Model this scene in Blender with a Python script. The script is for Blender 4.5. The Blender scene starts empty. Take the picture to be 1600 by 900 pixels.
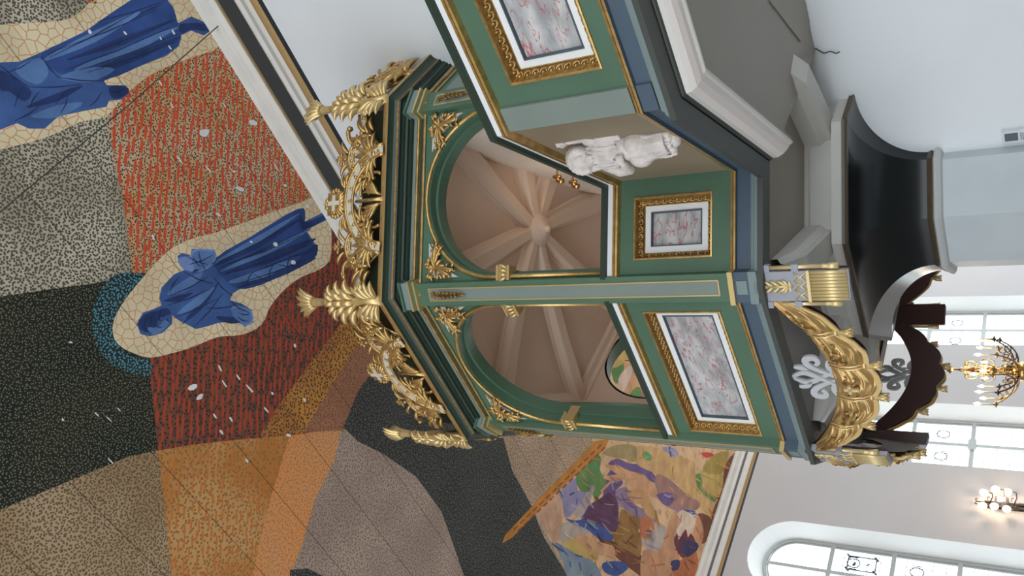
import bpy, bmesh, math, random
from mathutils import Vector, Matrix
random.seed(7)
PI = math.pi
# ---------------------------------------------------------------- camera, world, light
scn = bpy.context.scene
C = scn.collection
def make_camera():
    f = 1345.2
    th, ro, ya = math.radians(34.276), math.radians(-1.6185), math.radians(5.240)
    F = Vector((math.sin(ya)*math.cos(th), math.cos(ya)*math.cos(th), math.sin(th)))
    R0 = Vector((math.cos(ya), -math.sin(ya), 0)); U0 = R0.cross(F)
    R = R0*math.cos(ro)+U0*math.sin(ro); U = -R0*math.sin(ro)+U0*math.cos(ro)
    cd = bpy.data.cameras.new('camera'); cam = bpy.data.objects.new('camera', cd); C.objects.link(cam)
    cd.sensor_width = 36; cd.lens = 36*f/1600; cd.clip_end = 200
    X, Y, Zc = -U, R, -F          # the phone was held on its side: the picture lies turned by a quarter
    cam.matrix_world = Matrix(((X.x,Y.x,Zc.x,0),(X.y,Y.y,Zc.y,0),(X.z,Y.z,Zc.z,0),(0,0,0,1)))
    scn.camera = cam
make_camera()
scn.view_settings.view_transform = 'Standard'
scn.view_settings.look = 'None'
scn.view_settings.exposure = 0.0
scn.view_settings.gamma = 1.0
scn.view_settings.use_curve_mapping = False
WORLD_STRENGTH = 4.0
def make_world():
    w = bpy.data.worlds.new('daylight'); scn.world = w; w.use_nodes = True
    bg = w.node_tree.nodes['Background']
    bg.inputs[0].default_value = (0.86, 0.94, 1.0, 1); bg.inputs[1].default_value = WORLD_STRENGTH
make_world()
def area(name, loc, target, sx, sy, power, col=(1,1,1)):
    l = bpy.data.lights.new(name, 'AREA'); l.shape = 'RECTANGLE'; l.size = sx; l.size_y = sy
    l.energy = power; l.color = col
    o = bpy.data.objects.new(name, l); C.objects.link(o); o.location = loc
    o.rotation_euler = (Vector(target)-Vector(loc)).to_track_quat('-Z', 'Y').to_euler()
    return o
def point(name, loc, power, col, r=0.05):
    l = bpy.data.lights.new(name, 'POINT'); l.energy = power; l.color = col; l.shadow_soft_size = r
    o = bpy.data.objects.new(name, l); C.objects.link(o); o.location = loc
    return o

# ---------------------------------------------------------------- plan axes
S2 = math.sqrt(0.5)
A = Vector((S2, S2, 0)); B = Vector((-S2, S2, 0)); UP = Vector((0,0,1))
def ab(a, b, z=0.0):
    p = A*a+B*b; return Vector((p.x, p.y, z))
WALL_A, WALL_B = 7.72, 20.0
CEIL, FLOOR = 9.10, -1.60
OX, OY = 1.636, 9.5
APO = 2.5
SIDE = APO*2*math.tan(PI/8)
def octo(apo, cx=OX, cy=OY):
    """vertices 0..7: 1 = front right, 2 = front left, 3,4 left, 5,6 back, 7,0 right"""
    r = apo/math.cos(PI/8)
    return [Vector((cx+r*math.cos(math.radians(-22.5-45*k)), cy+r*math.sin(math.radians(-22.5-45*k)), 0)) for k in range(8)]
V = octo(APO)

# ---------------------------------------------------------------- materials
M = {}
def mat(name, col, rough=0.5, metal=0.0, noise=0.0, nscale=6.0, bump=0.0, bscale=40.0, spec=0.5, emit=None, estr=0.0):
    m = bpy.data.materials.new(name); m.use_nodes = True
    nt = m.node_tree; b = nt.nodes['Principled BSDF']
    b.inputs['Base Color'].default_value = (*col, 1); b.inputs['Roughness'].default_value = rough
    b.inputs['Metallic'].default_value = metal; b.inputs['Specular IOR Level'].default_value = spec
    if emit:
        b.inputs['Emission Color'].default_value = (*emit, 1); b.inputs['Emission Strength'].default_value = estr
    g = nt.nodes.new('ShaderNodeNewGeometry')
    if noise:
        n = nt.nodes.new('ShaderNodeTexNoise'); n.inputs['Scale'].default_value = nscale; n.inputs['Detail'].default_value = 5
        nt.links.new(g.outputs['Position'], n.inputs['Vector'])
        r = nt.nodes.new('ShaderNodeValToRGB')
        r.color_ramp.elements[0].position = 0.3; r.color_ramp.elements[1].position = 0.7
        r.color_ramp.elements[0].color = (*[c*(1-noise) for c in col], 1)
        r.color_ramp.elements[1].color = (*[min(1, c*(1+noise)) for c in col], 1)
        nt.links.new(n.outputs['Fac'], r.inputs['Fac']); nt.links.new(r.outputs['Color'], b.inputs['Base Color'])
    if bump:
        n2 = nt.nodes.new('ShaderNodeTexNoise'); n2.inputs['Scale'].default_value = bscale; n2.inputs['Detail'].default_value = 3
        nt.links.new(g.outputs['Position'], n2.inputs['Vector'])
        bp = nt.nodes.new('ShaderNodeBump'); bp.inputs['Strength'].default_value = bump; bp.inputs['Distance'].default_value = 0.02
        nt.links.new(n2.outputs['Fac'], bp.inputs['Height']); nt.links.new(bp.outputs['Normal'], b.inputs['Normal'])
    M[name] = m
    return m
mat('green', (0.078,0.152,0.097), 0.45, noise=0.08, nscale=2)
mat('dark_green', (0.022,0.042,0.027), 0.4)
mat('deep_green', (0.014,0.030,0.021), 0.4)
mat('gray_green', (0.20,0.24,0.215), 0.5, noise=0.05, nscale=2)
mat('olive', (0.265,0.205,0.135), 0.5, noise=0.12, nscale=1.2)
mat('blue_band', (0.065,0.098,0.14), 0.5)
mat('gray_cornice', (0.20,0.26,0.26), 0.5)
mat('fascia', (0.055,0.062,0.055), 0.5)
mat('white_band', (0.84,0.84,0.85), 0.5)
mat('slate', (0.08,0.105,0.125), 0.5)
mat('gold', (0.57,0.37,0.14), 0.34, metal=0.75, noise=0.25, nscale=14)
mat('gold_light', (0.72,0.53,0.25), 0.35, metal=0.6)
mat('gold_dark', (0.30,0.16,0.04), 0.4, metal=0.6, noise=0.35, nscale=30, bump=0.6, bscale=40)
mat('gold_drape', (0.60,0.39,0.16), 0.38, metal=0.6, noise=0.18, nscale=10)
mat('drape_back', (0.055,0.018,0.014), 0.6)  # red-brown back, darkened so the far valances' shade sits in the colour
mat('plaque_gray', (0.33,0.33,0.38), 0.5)
mat('cream_gold', (0.74,0.58,0.30), 0.36, metal=0.45)
mat('lace_white', (0.62,0.57,0.47), 0.5)
mat('spandrel_white', (0.60,0.58,0.52), 0.5)
mat('soffit', (0.235,0.20,0.158), 0.35, noise=0.06, nscale=1.0)
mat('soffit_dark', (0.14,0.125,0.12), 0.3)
mat('beam_gray', (0.50,0.48,0.44), 0.4, noise=0.05, nscale=2)
mat('cove', (0.85,0.77,0.73), 0.4)
mat('interior', (0.72,0.53,0.41), 0.5, noise=0.04, nscale=1.5)
mat('interior_rib', (0.76,0.58,0.45), 0.5)
mat('interior_wall', (0.78,0.68,0.58), 0.5)
mat('wall_white', (0.75,0.77,0.79), 0.7, noise=0.03, nscale=0.8, bump=0.08, bscale=20)
mat('wall_white_dim', (0.55,0.53,0.535), 0.7, noise=0.03, nscale=0.5)  # same white paint as the right wall, darkened to stand for weaker light
mat('reveal_white', (0.9,0.91,0.91), 0.6)
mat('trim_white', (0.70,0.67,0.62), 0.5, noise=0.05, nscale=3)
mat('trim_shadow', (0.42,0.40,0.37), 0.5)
mat('trim_black', (0.022,0.024,0.024), 0.5)
mat('trim_violet', (0.15,0.135,0.15), 0.5)
mat('trim_gold', (0.46,0.30,0.13), 0.4, metal=0.4)
mat('frame_paint', (0.50,0.53,0.53), 0.4)
mat('lead', (0.10,0.13,0.15), 0.5)
mat('pane', (0.8,0.85,0.88), 0.2, emit=(0.86,0.96,1.0), estr=3.5)
mat('column_black', (0.006,0.008,0.009), 0.2, spec=0.35)
mat('column_moulding', (0.075,0.052,0.03), 0.35)
mat('column_gray', (0.46,0.50,0.52), 0.5, noise=0.05, nscale=2)
mat('column_ring', (0.50,0.50,0.49), 0.35)
mat('plaster', (0.70,0.63,0.60), 0.65, noise=0.18, nscale=9, bump=0.5, bscale=22)
mat('brass', (0.48,0.29,0.11), 0.22, metal=1.0)
mat('dark_iron', (0.07,0.05,0.035), 0.4, metal=0.7)
mat('bulb', (1,0.9,0.75), 0.3, emit=(1.0,0.84,0.62), estr=22)
mat('globe', (1,0.93,0.85), 0.3, emit=(1.0,0.86,0.68), estr=3.2)
mat('switch_plate', (0.62,0.66,0.68), 0.4)
mat('switch_dark', (0.06,0.075,0.09), 0.4)
mat('wire', (0.035,0.03,0.025), 0.6)
mat('floor_stone', (0.46,0.45,0.44), 0.5, noise=0.1, nscale=1)

def marble():
    m = mat('marble', (0.42,0.42,0.44), 0.25)
    nt = m.node_tree; b = nt.nodes['Principled BSDF']; g = nt.nodes.new('ShaderNodeNewGeometry')
    mp = nt.nodes.new('ShaderNodeMapping'); mp.inputs['Rotation'].default_value = (0.6,0.9,0.5); mp.inputs['Scale'].default_value = (1.0,1.0,2.6)
    nt.links.new(g.outputs['Position'], mp.inputs['Vector'])
    n0 = nt.nodes.new('ShaderNodeTexNoise'); n0.inputs['Scale'].default_value = 4; n0.inputs['Detail'].default_value = 6
    nt.links.new(mp.outputs[0], n0.inputs['Vector'])
    r0 = nt.nodes.new('ShaderNodeValToRGB'); r0.color_ramp.elements[0].position=0.35; r0.color_ramp.elements[1].position=0.68
    r0.color_ramp.elements[0].color=(0.32,0.33,0.345,1); r0.color_ramp.elements[1].color=(0.62,0.605,0.605,1)
    nt.links.new(n0.outputs['Fac'], r0.inputs['Fac'])
    v = nt.nodes.new('ShaderNodeTexNoise'); v.inputs['Scale'].default_value=4.6; v.inputs['Detail'].default_value=3; v.inputs['Distortion'].default_value=0.25
    nt.links.new(mp.outputs[0], v.inputs['Vector'])
    sb = nt.nodes.new('ShaderNodeMath'); sb.operation='PINGPONG'; sb.inputs[1].default_value=0.10
    nt.links.new(v.outputs['Fac'], sb.inputs[0])
    r1 = nt.nodes.new('ShaderNodeValToRGB'); r1.color_ramp.elements[0].position=0.0; r1.color_ramp.elements[1].position=0.026
    r1.color_ramp.elements[0].color=(1,1,1,1); r1.color_ramp.elements[1].color=(0,0,0,1)
    nt.links.new(sb.outputs[0], r1.inputs['Fac'])
    n3 = nt.nodes.new('ShaderNodeTexNoise'); n3.inputs['Scale'].default_value=5
    nt.links.new(g.outputs['Position'], n3.inputs['Vector'])
    mu = nt.nodes.new('ShaderNodeMath'); mu.operation='MULTIPLY'; mu.use_clamp=True
    bs = nt.nodes.new('ShaderNodeMath'); bs.operation='MULTIPLY'; bs.inputs[1].default_value=1.7; bs.use_clamp=True; nt.links.new(n3.outputs['Fac'], bs.inputs[0])
    nt.links.new(r1.outputs['Color'], mu.inputs[0]); nt.links.new(bs.outputs[0], mu.inputs[1])
    m2 = nt.nodes.new('ShaderNodeMixRGB'); m2.inputs[2].default_value=(0.45,0.13,0.14,1)
    nt.links.new(mu.outputs[0], m2.inputs['Fac']); nt.links.new(r0.outputs['Color'], m2.inputs[1])
    nt.links.new(m2.outputs[0], b.inputs['Base Color'])
marble()

def dotted(name, base, dots, scale, rad, dash=None, dash_s=(1,1), dash_r=0.3, edge=False, tint=None):
    """painted stipple on the boards: dots (or a crackle net) on a ground, with optional longer brush dashes"""
    m = mat(name, base, 0.85, spec=0.2)
    nt = m.node_tree; b = nt.nodes['Principled BSDF']; g = nt.nodes.new('ShaderNodeNewGeometry')
    L = nt.links.new
    v = nt.nodes.new('ShaderNodeTexVoronoi'); v.inputs['Scale'].default_value = scale
    v.voronoi_dimensions = '2D'
    if edge: v.feature = 'DISTANCE_TO_EDGE'
    L(g.outputs['Position'], v.inputs['Vector'])
    r = nt.nodes.new('ShaderNodeValToRGB')
    e = r.color_ramp.elements
    e[0].position = max(rad-0.1, 0.0); e[1].position = rad
    e[0].color = (1,1,1,1); e[1].color = (0,0,0,1)
    L(v.outputs['Distance'], r.inputs['Fac'])
    n = nt.nodes.new('ShaderNodeTexNoise'); n.inputs['Scale'].default_value = 1.1; n.inputs['Detail'].default_value = 4
    L(g.outputs['Position'], n.inputs['Vector'])
    nb = nt.nodes.new('ShaderNodeMixRGB')
    t = tint or [c*0.8 for c in base]
    nb.inputs[1].default_value = (*base, 1); nb.inputs[2].default_value = (*t, 1)
    rr = nt.nodes.new('ShaderNodeValToRGB'); rr.color_ramp.elements[0].position=0.38; rr.color_ramp.elements[1].position=0.62
    L(n.outputs['Fac'], rr.inputs['Fac']); L(rr.outputs['Color'], nb.inputs['Fac'])
    mx = nt.nodes.new('ShaderNodeMixRGB'); mx.inputs[2].default_value = (*dots, 1)
    L(r.outputs['Color'], mx.inputs['Fac']); L(nb.outputs[0], mx.inputs[1])
    out = mx
    if dash:
        mp = nt.nodes.new('ShaderNodeMapping'); mp.inputs['Scale'].default_value = (*dash_s, 1)
        L(g.outputs['Position'], mp.inputs['Vector'])
        v2 = nt.nodes.new('ShaderNodeTexVoronoi'); v2.voronoi_dimensions='2D'; v2.inputs['Scale'].default_value = 1.0
        v2.inputs['Randomness'].default_value = 0.6
        L(mp.outputs[0], v2.inputs['Vector'])
        sb = nt.nodes.new('ShaderNodeVectorMath'); sb.operation='SUBTRACT'; L(mp.outputs[0], sb.inputs[0]); L(v2.outputs['Position'], sb.inputs[1])
        ms = nt.nodes.new('ShaderNodeVectorMath'); ms.operation='MULTIPLY'; ms.inputs[1].default_value=(1.0,2.3,0.0); L(sb.outputs[0], ms.inputs[0])
        ln = nt.nodes.new('ShaderNodeVectorMath'); ln.operation='LENGTH'; L(ms.outputs[0], ln.inputs[0])
        r2 = nt.nodes.new('ShaderNodeValToRGB')
        r2.color_ramp.elements[0].position = dash_r; r2.color_ramp.elements[1].position = dash_r+0.12
        r2.color_ramp.elements[0].color=(1,1,1,1); r2.color_ramp.elements[1].color=(0,0,0,1)
        L(ln.outputs['Value'], r2.inputs['Fac'])
        m3 = nt.nodes.new('ShaderNodeMixRGB'); m3.inputs[2].default_value=(*dash,1)
        L(r2.outputs['Color'], m3.inputs['Fac']); L(mx.outputs[0], m3.inputs[1])
        out = m3
    # board seams run along the wall
    mp2 = nt.nodes.new('ShaderNodeMapping'); mp2.inputs['Rotation'].default_value=(0,0,-PI/4); 
    L(g.outputs['Position'], mp2.inputs['Vector'])
    sx = nt.nodes.new('ShaderNodeSeparateXYZ'); L(mp2.outputs[0], sx.inputs[0])
    md = nt.nodes.new('ShaderNodeMath'); md.operation='PINGPONG'; md.inputs[1].default_value=0.42; L(sx.outputs['X'], md.inputs[0])
    lt = nt.nodes.new('ShaderNodeMath'); lt.operation='LESS_THAN'; lt.inputs[1].default_value=0.006; L(md.outputs[0], lt.inputs[0])
    ml = nt.nodes.new('ShaderNodeMath'); ml.operation='MULTIPLY'; ml.inputs[1].default_value=0.6; L(lt.outputs[0], ml.inputs[0])
    m4 = nt.nodes.new('ShaderNodeMixRGB'); m4.inputs[2].default_value=(0.03,0.025,0.02,1)
    L(ml.outputs[0], m4.inputs['Fac']); L(out.outputs[0], m4.inputs[1]); L(m4.outputs[0], b.inputs['Base Color'])
    return m

# ---------------------------------------------------------------- mesh builder
class MB:
    def __init__(s): s.v=[]; s.f=[]; s.m=[]; s.s=[]
    def add(s, vs, fs, mi=0, smooth=False):
        o=len(s.v); s.v+= [tuple(p) for p in vs]
        for k,f in enumerate(fs):
            s.f.append([i+o for i in f]); s.m.append(mi[k] if isinstance(mi,list) else mi); s.s.append(smooth)
    def box(s, c, ex, ey, ez, mi=0):
        """centre and three half-axis vectors"""
        c,ex,ey,ez=map(Vector,(c,ex,ey,ez))
        vs=[c+ex*i+ey*j+ez*k for k in(-1,1) for j in(-1,1) for i in(-1,1)]
        s.add(vs,[(0,2,3,1),(4,5,7,6),(0,1,5,4),(2,6,7,3),(0,4,6,2),(1,3,7,5)],mi)
    def tube(s, pts, rad, n=6, mi=0, cap=True, flat=None):
        pts=[Vector(p) for p in pts]; k=len(pts)
        if not hasattr(rad,'__len__'): rad=[rad]*k
        t0=(pts[1]-pts[0]).normalized()
        u=t0.orthogonal().normalized() if flat is None else (Vector(flat)-t0*Vector(flat).dot(t0)).normalized()
        vs=[]
        for i,p in enumerate(pts):
            t=(pts[min(i+1,k-1)]-pts[max(i-1,0)]).normalized()
            u=(u-t*u.dot(t)).normalized(); w=t.cross(u)
            for j in range(n):
                a=2*PI*j/n; vs.append(p+(u*math.cos(a)+w*math.sin(a))*rad[i])
        fs=[(i*n+j,i*n+(j+1)%n,(i+1)*n+(j+1)%n,(i+1)*n+j) for i in range(k-1) for j in range(n)]
        if cap: fs+=[tuple(range(n))[::-1],tuple((k-1)*n+j for j in range(n))]
        s.add(vs,fs,mi,True)
    def ell(s, c, ax, ay, az, mi=0, n=10, m=6):
        c,ax,ay,az=map(Vector,(c,ax,ay,az)); vs=[c+az]
        for i in range(1,m):
            p=PI*i/m
            for j in range(n):
                a=2*PI*j/n; vs.append(c+ax*(math.sin(p)*math.cos(a))+ay*(math.sin(p)*math.sin(a))+az*math.cos(p))
        vs.append(c-az); fs=[(0,1+j,1+(j+1)%n) for j in range(n)]
        for i in range(m-2):
            fs+=[(1+i*n+j,1+(i+1)*n+j,1+(i+1)*n+(j+1)%n,1+i*n+(j+1)%n) for j in range(n)]
        l=len(vs)-1; b=1+(m-2)*n; fs+=[(l,b+(j+1)%n,b+j) for j in range(n)]
        s.add(vs,fs,mi,True)
    def lathe(s, c, prof, n=12, mi=0, axis=None, smooth=True, phase=0.0):
        c=Vector(c); ax=Vector(axis or (0,0,1)).normalized(); u=ax.orthogonal().normalized() if axis else Vector((1,0,0)); w=ax.cross(u)
        vs=[c+ax*z+(u*math.cos(2*PI*j/n+phase)+w*math.sin(2*PI*j/n+phase))*r for r,z in prof for j in range(n)]
        fs=[(i*n+j,i*n+(j+1)%n,(i+1)*n+(j+1)%n,(i+1)*n+j) for i in range(len(prof)-1) for j in range(n)]
        mis=mi
        if isinstance(mi,list): mis=[mi[i] for i in range(len(prof)-1) for j in range(n)]
        s.add(vs,fs,mis,smooth)
    def sweep(s, path, prof, mi, closed=False):
        """path in plan; prof = (offset to the left of travel, z); mi(seg,k) or list per profile band"""
        P=[Vector((p[0],p[1])) for p in path]; n=len(P); rows=[]
        for i in range(n):
            a=P[i-1] if (i>0 or closed) else None; c=P[(i+1)%n] if (i<n-1 or closed) else None
            def nl(p,q):
                d=(q-p).normalized(); return Vector((-d.y,d.x))
            if a is None: off=nl(P[i],c)
            elif c is None: off=nl(a,P[i])
            else:
                n1=nl(a,P[i]); n2=nl(P[i],c); b=(n1+n2).normalized(); off=b/max(0.2,b.dot(n1))
            rows.append([(P[i].x+off.x*o,P[i].y+off.y*o,z) for o,z in prof])
        k=len(prof); vs=[p for r in rows for p in r]; fs=[];ms=[]
        for i in range(n if closed else n-1):
            j=(i+1)%n
            for q in range(k-1):
                fs.append((i*k+q,i*k+q+1,j*k+q+1,j*k+q)); ms.append(mi(i,q) if callable(mi) else mi[q])
        s.add(vs,fs,ms)
    def poly(s, pts, mi=0): s.add(pts,[tuple(range(len(pts)))],mi)
    def build(s, name, mats, parent=None):
        me=bpy.data.meshes.new(name); me.from_pydata(s.v,[],s.f)
        for m in ([mats] if isinstance(mats,str) else mats): me.materials.append(M[m])
        me.polygons.foreach_set('material_index',s.m); me.polygons.foreach_set('use_smooth',s.s)
        me.update(); o=bpy.data.objects.new(name,me); C.objects.link(o)
        if parent is not None: put(o,parent)
        return o
def put(o, parent):
    """parent with the world placement kept (all parents are unrotated Empties or meshes)"""
    o.parent=parent; o.matrix_parent_inverse=world_of(parent).inverted()
def world_of(o):
    m=Matrix.LocRotScale(o.location,o.rotation_euler,o.scale)
    return m if o.parent is None else world_of(o.parent)@o.matrix_parent_inverse@m
def thing(name, label, cat, loc, group=None):
    o=bpy.data.objects.new(name,None); C.objects.link(o); o.location=loc; o.empty_display_size=0.2
    return tag(o,label,cat,group)
def tag(o,label,cat,group=None,kind=None):
    o['label']=label; o['category']=cat
    if group: o['group']=group
    if kind: o['kind']=kind
    return o
def struct(o,label=None,cat=None):
    o['kind']='structure'
    if label: o['label']=label
    if cat: o['category']=cat
    return o
class Frame:
    """local face frame: s along the face (viewer's left to right), z up, d out of the face"""
    def __init__(f,o,ex,n): f.o=Vector((o[0],o[1],0)); f.ex=Vector((ex[0],ex[1],0)).normalized(); f.n=Vector((n[0],n[1],0)).normalized()
    def __call__(f,s,z,d=0.0): return f.o+f.ex*s+f.n*d+UP*z
    def v(f,s,z,d=0.0): return f.ex*s+f.n*d+UP*z
def face(i):
    """octagon face between vertex i (viewer's right) and i+1 (viewer's left)"""
    r,l=V[i%8],V[(i+1)%8]; ex=(r-l).normalized(); n=Vector((ex.y,-ex.x,0))
    return Frame(l,ex,n)
def arc(cx,cz,r,a0,a1,n): return [(cx+r*math.cos(math.radians(a0+(a1-a0)*i/n)),cz+r*math.sin(math.radians(a0+(a1-a0)*i/n))) for i in range(n+1)]
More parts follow.
